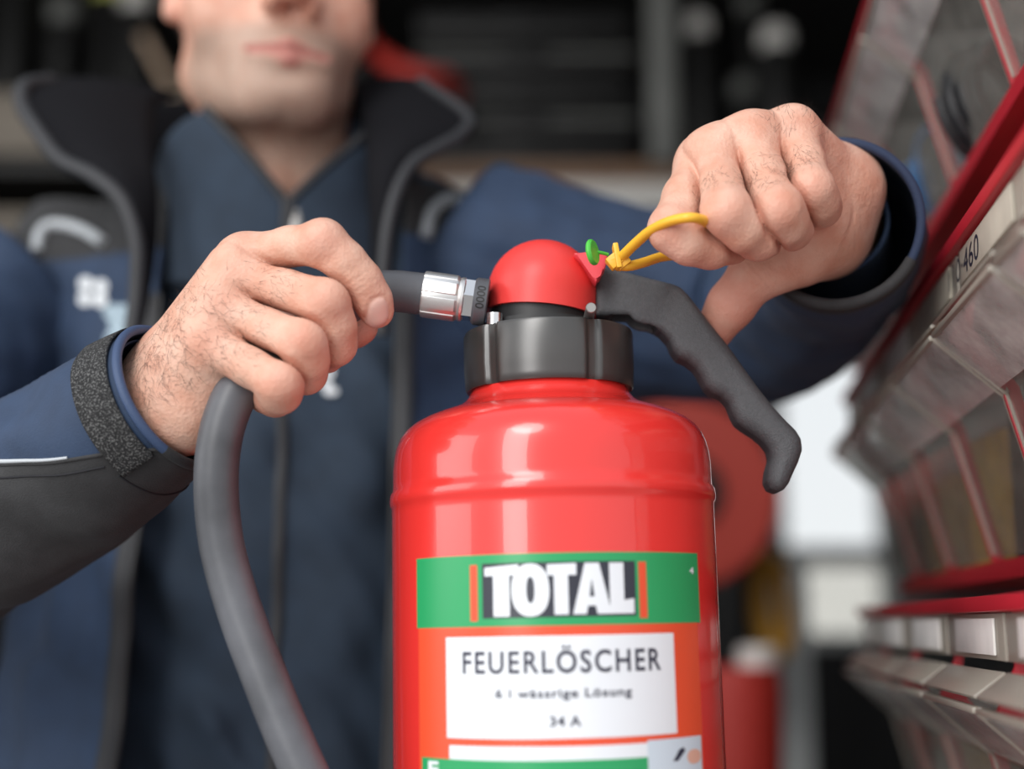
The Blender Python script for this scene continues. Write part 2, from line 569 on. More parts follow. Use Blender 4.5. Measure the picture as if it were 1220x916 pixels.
# right wall runs behind the rack
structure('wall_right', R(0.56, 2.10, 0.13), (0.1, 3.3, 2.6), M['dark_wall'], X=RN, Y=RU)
# back wall with a window hole, built from four slabs
WY = 3.4
WX0, WX1, WZ0, WZ1 = PY(922, 550, WY)[0], PY(1062, 550, WY)[0], zat(770, WY), zat(395, WY)
WZM = zat(662, WY)
bm = bmesh.new()
for (x0, x1, z0, z1) in ((-2.1, WX0, 0, 2.6), (WX1, 1.5, 0, 2.6), (WX0, WX1, 0, WZ0), (WX0, WX1, WZ1, 2.6)):
    box_bm(bm, ((x0 + x1) / 2, WY + 0.05, (z0 + z1) / 2), EX, EY, EZ, (x1 - x0, 0.1, z1 - z0))
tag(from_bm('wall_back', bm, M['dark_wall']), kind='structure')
win = empty('window_1', ((WX0 + WX1) / 2, WY, WZ0)); win['kind'] = 'structure'
bm = bmesh.new()
for (x0, x1, z0, z1) in ((WX0, WX1, WZ0, WZ0 + .03), (WX0, WX1, WZ1 - .03, WZ1), (WX0, WX0 + .03, WZ0, WZ1), (WX1 - .03, WX1, WZ0, WZ1), (WX0, WX1, WZM - .025, WZM + .025)):
    box_bm(bm, ((x0 + x1) / 2, WY + .04, (z0 + z1) / 2), EX, EY, EZ, (x1 - x0, 0.06, z1 - z0))
from_bm('window_frame', bm, M['grey_frame'], win)
box('pane', ((WX0 + WX1) / 2, WY + .05, (WZM + WZ1) / 2), (WX1 - WX0 - .05, .006, WZ1 - WZM - .05), M['glass'], win, bev=0)
box('pane', ((WX0 + WX1) / 2, WY + .05, (WZM + WZ0) / 2), (WX1 - WX0 - .05, .006, WZM - WZ0 - .05), M['frosted'], win, bev=0)

# ================================================================== FIRE EXTINGUISHER
EXY = np.array([0.0212, 0.665])                    # axis
EXR = 0.0791
BASE_Z = 0.86
ext = empty('fire_extinguisher', (EXY[0], EXY[1], BASE_Z),
            'red fire extinguisher with green and white label, black neck ring and charcoal squeeze lever', 'fire extinguisher')
AX = np.array([EXY[0], EXY[1], 0.0])
Zs = lambda y: zat(y, EXY[1] - 0.008)
Rp = lambda w: EXR * w / 191.5
prof = [(0.0, BASE_Z), (EXR * .86, BASE_Z), (EXR * .97, BASE_Z + .006), (EXR, BASE_Z + .02), (EXR, Zs(612)), (EXR, Zs(603)),
        (Rp(193.6), Zs(600)), (Rp(194.2), Zs(594)), (Rp(193.4), Zs(587)), (Rp(190.5), Zs(583)), (Rp(190), Zs(575)), (Rp(190), Zs(558)), (Rp(188.5), Zs(543)),
        (Rp(186), Zs(532)), (Rp(181.5), Zs(521)), (Rp(175), Zs(512)), (Rp(166), Zs(504.5)), (Rp(154), Zs(498)), (Rp(140), Zs(492.5)),
        (Rp(126), Zs(488)), (Rp(114), Zs(483.5)), (Rp(105), Zs(478)), (Rp(98.5), Zs(471)), (Rp(95), Zs(463)), (Rp(93), Zs(456)), (Rp(92.4), Zs(452)),
        (Rp(94), Zs(450)), (Rp(94), Zs(447)), (Rp(91.5), Zs(445)), (Rp(91.5), Zs(440)), (Rp(93.5), Zs(438)), (Rp(93.5), Zs(434)), (Rp(90), Zs(430)), (0.0, Zs(430))]
cyl = lathe('cylinder', prof, AX, M['red_paint'], ext, seg=160, sharp=40)

# --- labels on the cylinder: patches and lettering wrapped round it
def cyl_hit(px, py):
    d = P(px, py, 1.0) - CAM
    o = CAM[:2] - EXY
    a = d[0] ** 2 + d[1] ** 2; b = 2 * (o @ d[:2]); c = o @ o - EXR ** 2
    t = (-b - math.sqrt(b * b - 4 * a * c)) / (2 * a)
    p = CAM + t * d
    return math.atan2(p[0] - EXY[0], -(p[1] - EXY[1])), p[2]     # phi (0 = toward -Y), z

def on_cyl(phi, z, off):
    r = EXR + off
    return np.array([EXY[0] + r * math.sin(phi), EXY[1] - r * math.cos(phi), z])

def patch(name, x0, y0, x1, y1, m, off, parent=None, n=40, tilt=0.0):
    xm, ym = (x0 + x1) / 2, (y0 + y1) / 2
    p0, p1 = cyl_hit(x0, ym)[0], cyl_hit(x1, ym)[0]
    z0, z1 = cyl_hit(665, y1)[1], cyl_hit(665, y0)[1]
    ph = np.linspace(p0, p1, n)
    pts = [[on_cyl(a, z, off) for a in ph] for z in (z0, z1)]
    return grid(name, pts, m, parent or cyl, thick=0.0)

def wrap_bm(bm, f, step=0.003):
    """bm holds a flat shape in (x = arc length, y = height); cut in narrow columns and wrapped by f(x, y)"""
    xs = [v.co.x for v in bm.verts]
    for x in np.arange(min(xs) + step, max(xs), step):
        bmesh.ops.bisect_plane(bm, geom=list(bm.verts) + list(bm.edges) + list(bm.faces), plane_co=(x, 0, 0), plane_no=(1, 0, 0))
    for v in bm.verts:
        v.co = Vector(f(v.co.x, v.co.y))
    return bm

def text_bm(s, bold=0.0, spacing=1.0):
    c = bpy.data.curves.new('lettering', 'FONT')
    c.body = s; c.offset = bold; c.space_character = spacing; c.resolution_u = 4
    o = bpy.data.objects.new('lettering', c)
    COL.objects.link(o)
    bpy.context.view_layer.update()
    me = bpy.data.meshes.new_from_object(o.evaluated_get(bpy.context.evaluated_depsgraph_get()))
    COL.objects.unlink(o); bpy.data.objects.remove(o); bpy.data.curves.remove(c)
    bm = bmesh.new(); bm.from_mesh(me); bpy.data.meshes.remove(me)
    return bm

def fit_flat(bm, x0, x1, y0, y1):
    xs = [v.co.x for v in bm.verts]; ys = [v.co.y for v in bm.verts]
    a, b, c, d = min(xs), max(xs), min(ys), max(ys)
    for v in bm.verts:
        v.co.x = x0 + (v.co.x - a) / (b - a) * (x1 - x0)
        v.co.y = y0 + (v.co.y - c) / (d - c) * (y1 - y0)
        v.co.z = 0

def text_on_cyl(name, s, x0, x1, y0, y1, m, off, bold=0.0, spacing=1.0):
    ym = (y0 + y1) / 2
    p0, p1 = cyl_hit(x0, ym)[0], cyl_hit(x1, ym)[0]
    z0, z1 = cyl_hit(665, y1)[1], cyl_hit(665, y0)[1]
    bm = text_bm(s, bold, spacing)
    fit_flat(bm, p0 * EXR, p1 * EXR, z0, z1)
    wrap_bm(bm, lambda x, y: on_cyl(x / EXR, y, off))
    return from_bm(name, bm, m, cyl, smooth=False)

patch('label', 498, 658, 833, 1010, M['lab_orange'], .00010)
patch('label_band', 498, 658, 833, 745, M['lab_green'], .00020)
patch('label_stripe', 561.5, 670, 570, 738, M['lab_orange'], .00030)
patch('label_stripe', 762, 670, 771, 738, M['lab_orange'], .00030)
patch('label_plate', 576, 669, 758, 735, M['lab_black'], .00030)
patch('label_panel', 531, 757, 803, 880, M['lab_white'], .00020)
patch('label_panel', 533, 889, 803, 912, M['lab_white'], .00020)
patch('label_band', 500, 906, 833, 985, M['lab_green'], .00030)
patch('label_picture', 769, 886, 833, 985, M['lab_blue'], .00040)
text_on_cyl('lettering', 'FEUERLÖSCHER', 551, 786, 768.5, 802, M['lab_ink'], .00035, bold=0.018, spacing=1.18)
text_on_cyl('lettering', '6 l wässrige Lösung', 589, 751, 820, 834.5, M['lab_ink'], .00035, bold=0.022, spacing=1.12)
text_on_cyl('lettering', '34 A', 653, 690, 853, 865.5, M['lab_ink'], .00035, bold=0.022, spacing=1.1)
text_on_cyl('lettering', 'F', 508, 520, 910, 930, M['lab_white'], .00045, bold=0.03)

# big white brand lettering drawn letter by letter
def ell(cx, cy, rx, ry, n=40, pw=2.3):
    out = []
    for k in range(n):
        a = 2 * PI * k / n
        c, s = math.cos(a), math.sin(a)
        out.append((cx + rx * math.copysign(abs(c) ** (2 / pw), c), cy + ry * math.copysign(abs(s) ** (2 / pw), s)))
    return out
def poly_bm(polys):
    """each entry: (outer, hole or None); flat faces, hole bridged"""
    bm = bmesh.new()
    for outer, hole in polys:
        edges = []
        for loop in (outer, hole):
            if loop is None: continue
            vs = [bm.verts.new((x, y, 0)) for x, y in loop]
            edges += [bm.edges.new((vs[i], vs[(i + 1) % len(vs)])) for i in range(len(vs))]
        bmesh.ops.triangle_fill(bm, use_beauty=True, use_dissolve=False, edges=edges)
    return bm
LET = [
    ([(579, 674), (619, 671), (619, 684), (608, 684), (608, 733), (589, 733), (589, 684), (579, 684)], None),
    (ell(633, 702, 22.5, 31.5), ell(633, 702, 5.0, 16)),
    ([(653, 672), (688, 671), (688, 685), (678, 685), (678, 732), (661, 732), (661, 685), (653, 685)], None),
    ([(698, 671), (715, 671), (729, 732), (712, 732), (710, 722), (701, 722), (699, 732), (683, 732)], [(706, 690), (709, 711), (703, 711)]),
    ([(727, 671), (744, 671), (744, 716), (755.5, 714), (755.5, 732), (727, 732)], None)]
for outer, hole in LET:
    q = lambda pts: None if pts is None else [(cyl_hit(x, 702)[0] * EXR, cyl_hit(665, y)[1]) for x, y in pts]
    bm = poly_bm([(q(outer), q(hole))])
    wrap_bm(bm, lambda x, y: on_cyl(x / EXR, y, .00042))
    from_bm('letter', bm, M['lab_white'], cyl, smooth=False)
# hand pictogram on the small picture
q = lambda pts: [(cyl_hit(x, 902)[0] * EXR, cyl_hit(665, y)[1]) for x, y in pts]
bm = poly_bm([(q([(798, 914), (806, 900), (811, 898), (813, 902), (804, 914)]), None)])
wrap_bm(bm, lambda x, y: on_cyl(x / EXR, y, .00050)); from_bm('picture_shape', bm, M['lab_ink'], cyl, smooth=False)
bm = poly_bm([(q(ell(823, 911, 8, 9)), None)])
wrap_bm(bm, lambda x, y: on_cyl(x / EXR, y, .00050)); from_bm('picture_shape', bm, M['lab_skin'], cyl, smooth=False)
text_on_cyl('lettering', '4', 822, 827, 676, 684, M['lab_white'], .00035, bold=0.03)

# --- black ring nut
RZ0, RZ1 = Zs(464), Zs(394)
def lobes(a, i):
    # angle measured from +X; grooves repeat every 72 degrees, one of them 43 deg left of the camera side
    g = math.radians(-90 - 43)
    d = ((a - g) / (2 * PI / 5)) % 1.0
    d = min(d, 1 - d) * 72
    s = 1 / (1 + math.exp(-(d - 4.5) * 1.6))
    return 1.0 if i in (0, 9) else 0.955 + 0.045 * s
RR = 0.0427
rp = [(RR * .80, RZ0 + .001), (RR * .97, RZ0), (RR * .985, RZ0 + .0012), (RR * .99, RZ0 + .004), (RR * .995, RZ0 + .008), (RR, RZ0 + .010), (RR, RZ1 - .002),
      (RR * .985, RZ1 - .0005), (RR * .93, RZ1), (RR * .70, RZ1)]
ring = lathe('neck_ring', rp, AX, M['black_gloss'], ext, seg=360, rfun=lobes, sharp=30)
# --- valve body under the cover
lathe('valve_body', [(0, RZ1 - .004), (.030, RZ1 - .004), (.030, RZ1 + .004), (.0255, RZ1 + .0045), (.0255, RZ1 + .022), (0, RZ1 + .022)],
      (EXY[0] - .004, EXY[1], 0), M['black_matte'], ext, seg=64)
# --- red domed cover
DC = PY(646.5, 350, 0.665)
DRM = 0.0280
tilt = Matrix.Rotation(math.radians(4.5), 3, 'Y')
bs = tuple(np.array(tilt @ Vector(v)) for v in ((1, 0, 0), (0, 1, 0), (0, 0, 1)))
dprof = [(DRM - .0022, -.0112), (DRM, -.0112), (DRM, -.004), (DRM, 0)]
for k in range(1, 15):
    a = k / 14 * PI / 2
    dprof.append((max(DRM * math.cos(a), 0.0), (DRM - .0005) * math.sin(a)))
dome = lathe('valve_cover', dprof[1:], DC, M['red_cap'], ext, seg=96, basis=bs, sharp=50)
bm = bmesh.new(); bm.from_mesh(dome.data)                       # open underside
bmesh.ops.delete(bm, geom=[f for f in bm.faces if len(f.verts) > 20], context='FACES')
bm.to_mesh(dome.data); bm.free()
md = dome.modifiers.new('thickness', 'SOLIDIFY'); md.thickness = .002; md.offset = -1
# small steel pin
box_pin = P(704, 368, .640)
lathe('pivot_pin', [(0, -.003), (.0022, -.003), (.0026, -.0025), (.0026, .02), (0, .02)], box_pin, M['dull_metal'], ext, seg=20, basis=(EX, EZ, EY))
# bare metal step beside the boss
lathe('valve_collar', [(0, 0), (.0040, 0), (.0040, .006), (0, .006)], P(589, 388, .655), M['nickel'], ext, seg=24, basis=(EX, EY, EZ))

# --- lever: rounded extrusion of its outline
LEV = [(708, 331), (716, 325), (724, 323), (735, 326), (770, 335.5), (800, 343), (809, 347), (817, 355), (829, 370), (847, 393), (865, 415), (882, 439), (900, 464), (916, 484), (931, 501),
       (945, 515), (951, 525), (952.5, 538), (948, 552), (942, 565), (937, 577), (931, 585), (924, 588), (915, 584), (910.5, 575), (912, 562), (916, 548), (914, 538), (907, 529),
       (896, 520), (884, 512.5), (876, 506), (871, 497), (866, 484), (858, 475.5), (847, 471), (839, 464), (833, 452), (826, 441), (817, 434), (806, 429), (800, 421),
       (795, 409), (786, 399), (773, 393), (760, 391), (752, 387), (747, 381), (735, 381), (708, 380)]
LEVP = np.array([PY(x, y, 0.665)[[0, 2]] for x, y in LEV])
def sd_poly(p, v):
    d = np.full(len(p), 1e9); s = np.ones(len(p))
    n = len(v)
    for i in range(n):
        j = (i - 1) % n
        e = v[j] - v[i]; w = p - v[i]
        b = w - e * np.clip((w @ e) / (e @ e), 0, 1)[:, None]
        d = np.minimum(d, (b * b).sum(1))
        c1 = p[:, 1] >= v[i][1]; c2 = p[:, 1] < v[j][1]; c3 = e[0] * w[:, 1] > e[1] * w[:, 0]
        s = np.where((c1 & c2 & c3) | (~c1 & ~c2 & ~c3), -s, s)
    return s * np.sqrt(d)
gripA, gripB = PY(790, 385, .665)[[0, 2]], PY(925, 550, .665)[[0, 2]]
def f_lever(x):
    d2 = sd_poly(x[:, [0, 2]], LEVP)
    q = x[:, [0, 2]]
    ba = gripB - gripA
    t = np.clip(((q - gripA) @ ba) / (ba @ ba), 0, 1)
    hw = 0.0105 + 0.0020 * np.clip(t * 4, 0, 1)
    dy = np.abs(x[:, 1] - 0.665) - hw
    r = 0.0035 + 0.0035 * np.clip(t * 4, 0, 1)
    a = d2 + r; b = dy + r
    f = np.minimum(np.maximum(a, b), 0) + np.hypot(np.maximum(a, 0), np.maximum(b, 0)) - r
    # hollow underside of the arm, open towards the grip
    hol = np.maximum(np.abs(x[:, 1] - 0.665) - 0.0075, np.linalg.norm(q - PY(752, 392, .665)[[0, 2]], axis=1) - 0.012)
    return smax(f, -hol, 0.002)
lo = LEVP.min(0); hi = LEVP.max(0)
V, Q = nets(f_lever, (lo[0] - .004, .645, lo[1] - .004), (hi[0] + .004, .686, hi[1] + .004), .00095)
link_mesh('lever', np_mesh('lever', V, Q), M['lever'], ext)

# --- red tab, green seal, yellow pull pin with its ring
TD = 0.650
tabpoly = [(684, 293), (700, 292.5), (723, 291.5), (725.5, 294), (725.5, 304), (722, 314), (715, 321), (712, 331), (706, 322), (695, 305)]
tp = np.array([P(x, y, TD)[[0, 2]] for x, y in tabpoly])
prism('cover_tab', [tuple(p) for p in tp], (0, 0, 0), EX, EZ, EY, .640, .652, M['red_tag'], ext, bev=.0009)
pin = None
ringpath = [(727, 311, .645), (740, 306, .6435), (756, 291, .635), (775, 275, .624), (797, 264, .613), (818, 259.5, .6065), (832, 260.5, .609), (844, 266, .620), (852, 277, .637),
            (850, 290, .656), (834, 299, .668), (812, 303, .668), (788, 306, .663), (766, 313, .653), (748, 317, .6465), (731, 315, .645)]
pr = tube('pull_ring', [P(*p) for p in ringpath], .0028, M['yellow'], ext, n=110, seg=14, ref=(0, 0, 1), flat=0.85)
bm = bmesh.new()
tx = P(740, 300, .645) - P(720, 316, .645); tx /= np.linalg.norm(tx)
ty = np.array([0, 1.0, 0]); tz = np.cross(tx, ty)
box_bm(bm, P(732, 311, .645), tx, ty, tz, (.007, .006, .0065), .0008)
box_bm(bm, P(735, 306, .645), np.array([.16, 0, -.98]), ty, np.array([.98, 0, .16]), (.0125, .008, .0026), .0006)
box_bm(bm, P(741, 312, .645), tx, ty, tz, (.007, .005, .006), .0008)
from_bm('pin_head', bm, M['yellow'], ext)
lathe('seal_tag', [(0, -.0013), (.0056, -.0013), (.0063, -.0005), (.0063, .0005), (.0056, .0013), (0, .0013)], P(706, 300.5, .637), M['green_seal'], ext, seg=32,
      basis=(np.array([.42, .9, .05]) / 1.0, np.array([-.1, 0, .99]), np.array([.9, -.42, .1])))
tube('seal_wire', [P(709, 300, .640), P(716, 301, .6415), P(724, 303, .644)], .0009, M['green_seal'], ext, n=8, seg=8)

# --- hose, ferrule, nut and boss
hax = P(500, 349.5, .665) - P(575, 360, .665); hax /= np.linalg.norm(hax)
hy = np.array([0, 1.0, 0]); hz = np.cross(hax, hy); hz /= np.linalg.norm(hz); hy = np.cross(hz, hax)
hb = (hy, hz, hax)
O = P(575, 360, .665)
px = .000415
lathe('hose_boss', [(0, -.0025), (.0112, -.0025), (.0118, -.0020), (.0118, .0035), (.0108, .0046), (0, .0046)], O, M['rubber'], ext, seg=48, basis=hb)
bm = text_bm('0000', 0.01)
fit_flat(bm, -.006, .0058, -.0021, .0021)
for v in bm.verts:                                   # raised moulded digits round the boss, reading downwards
    a = -v.co.x / .0119; ax_ = .0010 + v.co.y
    v.co = Vector(O - hy * (.01195 * math.cos(a)) + hz * (.01195 * math.sin(a)) + hax * ax_)
from_bm('digit', bm, M['black_matte'], ext, smooth=False)
lathe('hose_nut', [(0, .0035), (.0100, .0035), (.0106, .0043), (.0106, .0100), (.0100, .0110), (0, .0110)], O, M['nickel'], ext, seg=6, basis=hb, sharp=20)
fprof = [(0, .0090), (.0098, .0090), (.0108, .0096), (.0110, .0108), (.0104, .0120), (.0113, .0134), (.0113, .0290), (.0110, .0298), (.0104, .0301), (0, .0301)]
lathe('hose_ferrule', fprof, O, M['chrome'], ext, seg=192, basis=hb, rfun=lambda a, i: 1 + (.018 * (1 if math.sin(a * 8) > -.55 else -1) if 4 < i < 8 else 0), sharp=30)
HOSE = [(505, 350.3, .665), (490, 348.6, .6645), (470, 347, .663), (446, 349, .661), (415, 362, .658), (375, 390, .651), (335, 418, .644), (303, 444, .637), (282, 468, .631),
        (270, 494, .627), (262, 524, .624), (258, 560, .6225), (258.5, 600, .622), (264, 648, .621), (277, 700, .618), (294, 751, .614), (314, 803, .609), (334.5, 855, .604), (357, 907, .599),
        (380, 960, .594), (410, 1040, .590), (445, 1120, .588), (478, 1190, .596), (500, 1260, .61)]
tube('hose', [P(*p) for p in HOSE], .01035, M['rubber'], ext, n=260, seg=40)
tube('nozzle', [P(500, 1258, .61), P(505, 1290, .614), P(512, 1360, .622)], [.0125, .012, .009], M['black_matte'], ext, n=20, seg=24)
lathe('base_ring', [(EXR * .82, BASE_Z - .0), (EXR * 1.0, BASE_Z), (EXR * 1.015, BASE_Z + .002), (EXR * 1.015, BASE_Z + .028), (EXR * .99, BASE_Z + .03)], AX, M['black_matte'], ext, seg=96)

# the bottle leans a touch to the left in the man's grip
pv = Vector((0, 0, zat(750, .66) - BASE_Z))
LEAN = Matrix.Translation(pv) @ Matrix.Rotation(math.radians(-1.15), 4, 'Y') @ Matrix.Translation(-pv)
for o in [cyl] + list(cyl.children) + [c for c in ext.children if c.name.startswith(('neck_ring', 'valve_body', 'base_ring'))]:
    o.data.transform(LEAN)

# work table that carries the extinguisher, just under the picture
tab = empty('work_table', (0.0, .66, 0), 'low work table carrying the red fire extinguisher', 'table')
box('tabletop', (0.02, .665, BASE_Z - .016), (.42, .26, .03), M['beige_board'], tab)
for sx_ in (-1, 1):
    for sy_ in (-1, 1):
        box('leg', (0.02 + sx_ * .18, .665 + sy_ * .10, (BASE_Z - .031) / 2), (.035, .035, BASE_Z - .031), M['black_steel'], tab)

# ================================================================== PERSON
TX, TY = -0.165, 1.045
person = empty('person', (TX, TY, 0.0),
               'man in navy work jacket gripping the hose and pulling the yellow ring', 'person')

# ---------------- hands (signed distances, fine grid)
def chain(x, pts, k=.004):
    f = None
    for (a, b) in zip(pts[:-1], pts[1:]):
        g = cone(x, a[0], b[0], a[1], b[1])
        f = g if f is None else smin(f, g, k)
    return f

def pt(px_, py_, d, r): return (P(px_, py_, d), r)

def crease(x, p, axis, width, reach, amp):
    axis = axis / np.linalg.norm(axis)
    s = (x - p) @ axis
    dist = np.linalg.norm(x - p, axis=1)
    return amp * np.exp(-(s / width) ** 2) * np.exp(-(dist / reach) ** 2)

def make_hand(fingers, meta, thumb, extra, creases, bumps, kf=.0015, kp=.0055):
    def f(x):
        palm = None
        for a, b in meta:
            g = cone(x, a[0], b[0], a[1], b[1])
            palm = g if palm is None else smin(palm, g, .014)
        for (c, r, k) in extra:
            palm = smin(palm, ball(x, c, r), k)
        out = smin(chain(x, thumb, .006), palm, .010)
        raws = [chain(x, fg) for fg in fingers]
        for g in raws:
            out = smin(out, smin(g, palm, kp), kf)
        for i in range(len(raws) - 1):               # deep crease where two neighbouring fingers press together
            a, b = raws[i], raws[i + 1]
            away = np.minimum(np.linalg.norm(x - fingers[i][0][0], axis=1), np.linalg.norm(x - fingers[i + 1][0][0], axis=1))
            w = np.clip((away - .010) / .012, 0, 1)
            out = out + .0030 * w * np.exp(-((a - b) / .0022) ** 2) * np.exp(-(np.maximum(np.maximum(a, b), 0) / .004) ** 2)
        for (p, r, amp) in bumps:
            out = out - amp * np.exp(-(np.linalg.norm(x - p, axis=1) / r) ** 2)
        for c in creases:
            out = out + crease(x, *c)
        return out
    return f

# hand on the hose (image left)
iL = [pt(294, 308, .652, .0115), pt(345, 294, .638, .0092), pt(384, 290, .628, .0109), pt(411, 313, .628, .0098), pt(430, 335, .630, .0096), pt(443, 357, .633, .0090), pt(449, 371, .6355, .0080)]
mL = [pt(281, 328, .644, .0125), pt(340, 345, .633, .0096), pt(388, 361, .622, .0112), pt(397, 388, .626, .0103), pt(399, 410, .632, .0098), pt(389, 424, .645, .0085)]
rL = [pt(262, 368, .637, .0125), pt(318, 392, .626, .0096), pt(361, 409, .616, .0110), pt(365, 428, .620, .0102), pt(364, 444, .628, .0096), pt(352, 452, .642, .0085)]
pL = [pt(252, 408, .631, .0120), pt(300, 437, .619, .0092), pt(334, 457, .611, .0100), pt(334, 468, .616, .0092), pt(328, 473, .626, .0086), pt(316, 474, .636, .0076)]
wu, wr = pt(198, 488, .650, .0165), pt(206, 442, .668, .0165)
metaL = [(iL[0], wr), (mL[0], (P(203, 455, .660), .017)), (rL[0], (P(200, 470, .655), .0175)), (pL[0], wu),
         (wr, pt(150, 500, .680, .019)), (wu, pt(140, 532, .672, .019)), (pt(150, 500, .680, .019), pt(60, 556, .705, .026)), (pt(140, 532, .672, .019), pt(55, 578, .70, .026))]
thL = [pt(240, 420, .680, .016), pt(310, 395, .690, .0135), pt(372, 385, .684, .0115), pt(420, 389, .668, .0098), pt(428, 388, .664, .0090)]
cfw = np.array([0, -1.0, 0])
def fr_dir(ch, i): return ch[i + 1][0] - ch[i - 1][0]
def toward(p, d=.010):
    v = CAM - p
    return p + v / np.linalg.norm(v) * d
crL, bumpsL = [], []
for i_, s in ((4, 0.0), (4, .0022), (4, -.0022)):
    ax_ = iL[5][0] - iL[3][0]; ax_ = ax_ / np.linalg.norm(ax_)
    crL.append((toward(iL[i_][0], .0085) + ax_ * s, ax_, .0007, .0075, .00055))
for ch in (iL, mL, rL, pL):
    bumpsL.append((toward(ch[2][0], .007) + np.array([.003, 0, .003]), .0075, .0017))
for ch in (iL, mL, rL):
    bumpsL.append((toward(ch[0][0], .008), .010, .0010))
# tendons and skin folds over the wrist
for k in range(5):
    crL.append((P(232 + k * 3, 470 + k * 8, .635), np.array([.35, 0.1, .6]), .0011, .013, .0007))
extraL = [(P(228, 492, .645), .018, .012), (P(262, 440, .652), .021, .014)]
fL = make_hand([iL, mL, rL, pL], metaL, thL, extraL, crL, bumpsL)
# nail of the index finger
nailc = P(452.5, 372, .627)
nu_ = P(457, 385, .63) - P(444, 353, .63); nu_ /= np.linalg.norm(nu_)
nn_ = CAM - nailc; nn_ /= np.linalg.norm(nn_)
nn_ = nn_ + 0.55 * np.array([1, 0, .3]); nn_ /= np.linalg.norm(nn_)
nu_ -= nn_ * nu_.dot(nn_); nu_ /= np.linalg.norm(nu_)
nv_ = np.cross(nn_, nu_)
NAILS = [(nailc, nu_, nv_, nn_, .0068, .0050)]
def nail_rho(x, nl):
    c, u, v, n_, a, b = nl
    d = x - c
    uu, vv, ww = d @ u, d @ v, d @ n_
    rho = (np.abs(uu / a) ** 2.6 + np.abs(vv / b) ** 2.6) ** (1 / 2.6)
    return np.where(ww > -.008, rho, 9.0)
def f_left(x):
    g = fL(x)
    for nl in NAILS:
        rho = nail_rho(x, nl)
        g = g + .0008 * np.exp(-((rho - 1.06) / .12) ** 2) + .0003 * (rho < 1)
    return g

# hand pulling the ring (image right)
iR = [pt(836, 200, .668, .0125), pt(818, 236, .646, .0112), pt(802, 273, .628, .0112), pt(822, 288, .627, .0105), pt(846, 294, .632, .0100), pt(872, 293, .645, .009)]
mR = [pt(852, 187, .656, .0130), pt(859, 221, .636, .0106), pt(866, 254, .619, .0118), pt(884, 272, .622, .0108), pt(903, 283, .630, .0104), pt(915, 284, .645, .009)]
rR = [pt(895, 168, .658, .0130), pt(911, 212, .638, .0104), pt(926, 251, .622, .0116), pt(935, 265, .627, .0106), pt(942, 272, .636, .0100), pt(946, 274, .65, .009)]
pR = [pt(945, 160, .664, .0125), pt(958, 195, .647, .0098), pt(966, 226, .632, .0106), pt(974, 239, .637, .0098), pt(978, 247, .645, .0092), pt(976, 252, .657, .008)]
wuR, wrR = pt(1002, 224, .700, .016), pt(985, 282, .708, .018)
metaR = [(iR[0], (P(975, 268, .706), .016)), (mR[0], (P(980, 255, .705), .017)), (rR[0], (P(990, 238, .702), .017)), (pR[0], wuR), (wuR, wrR),
         (wuR, pt(1004, 250, .76, .020)), (wrR, pt(988, 292, .765, .021)), (pt(1004, 250, .76, .020), pt(985, 320, .84, .028)), (pt(988, 292, .765, .021), pt(972, 345, .84, .028))]
thR = [pt(985, 285, .698, .017), pt(948, 306, .684, .0145), pt(922, 318, .680, .0128), pt(897, 330, .679, .0120), pt(872, 362, .684, .0114), pt(850, 394, .689, .0102)]
crR, bumpsR = [], []
for ch in (iR, mR, rR, pR):
    bumpsR.append((toward(ch[2][0], .008), .0085, .0012))
    bumpsR.append((ch[0][0] + np.array([0, -.002, .009]), .010, .0016))
axt = thR[4][0] - thR[2][0]; axt /= np.linalg.norm(axt)
for s in (-.003, 0, .003):
    crR.append((toward(thR[3][0], .011) + axt * s, axt, .0008, .008, .0006))
crR.append((toward(thR[4][0], .011) - axt * .004, axt + np.array([.2, 0, .3]), .0007, .009, .0004))
for k in range(4):
    crR.append((P(1003 + 3 * k, 285 - 5 * k, .683), np.array([.8, 0, -.3 + .15 * k]), .001, .012, .0006))
extraR = [(P(962, 270, .690), .024, .014), (P(930, 240, .675), .022, .014)]
f_right = make_hand([iR, mR, rR, pR], metaR, thR, extraR, crR, bumpsR)

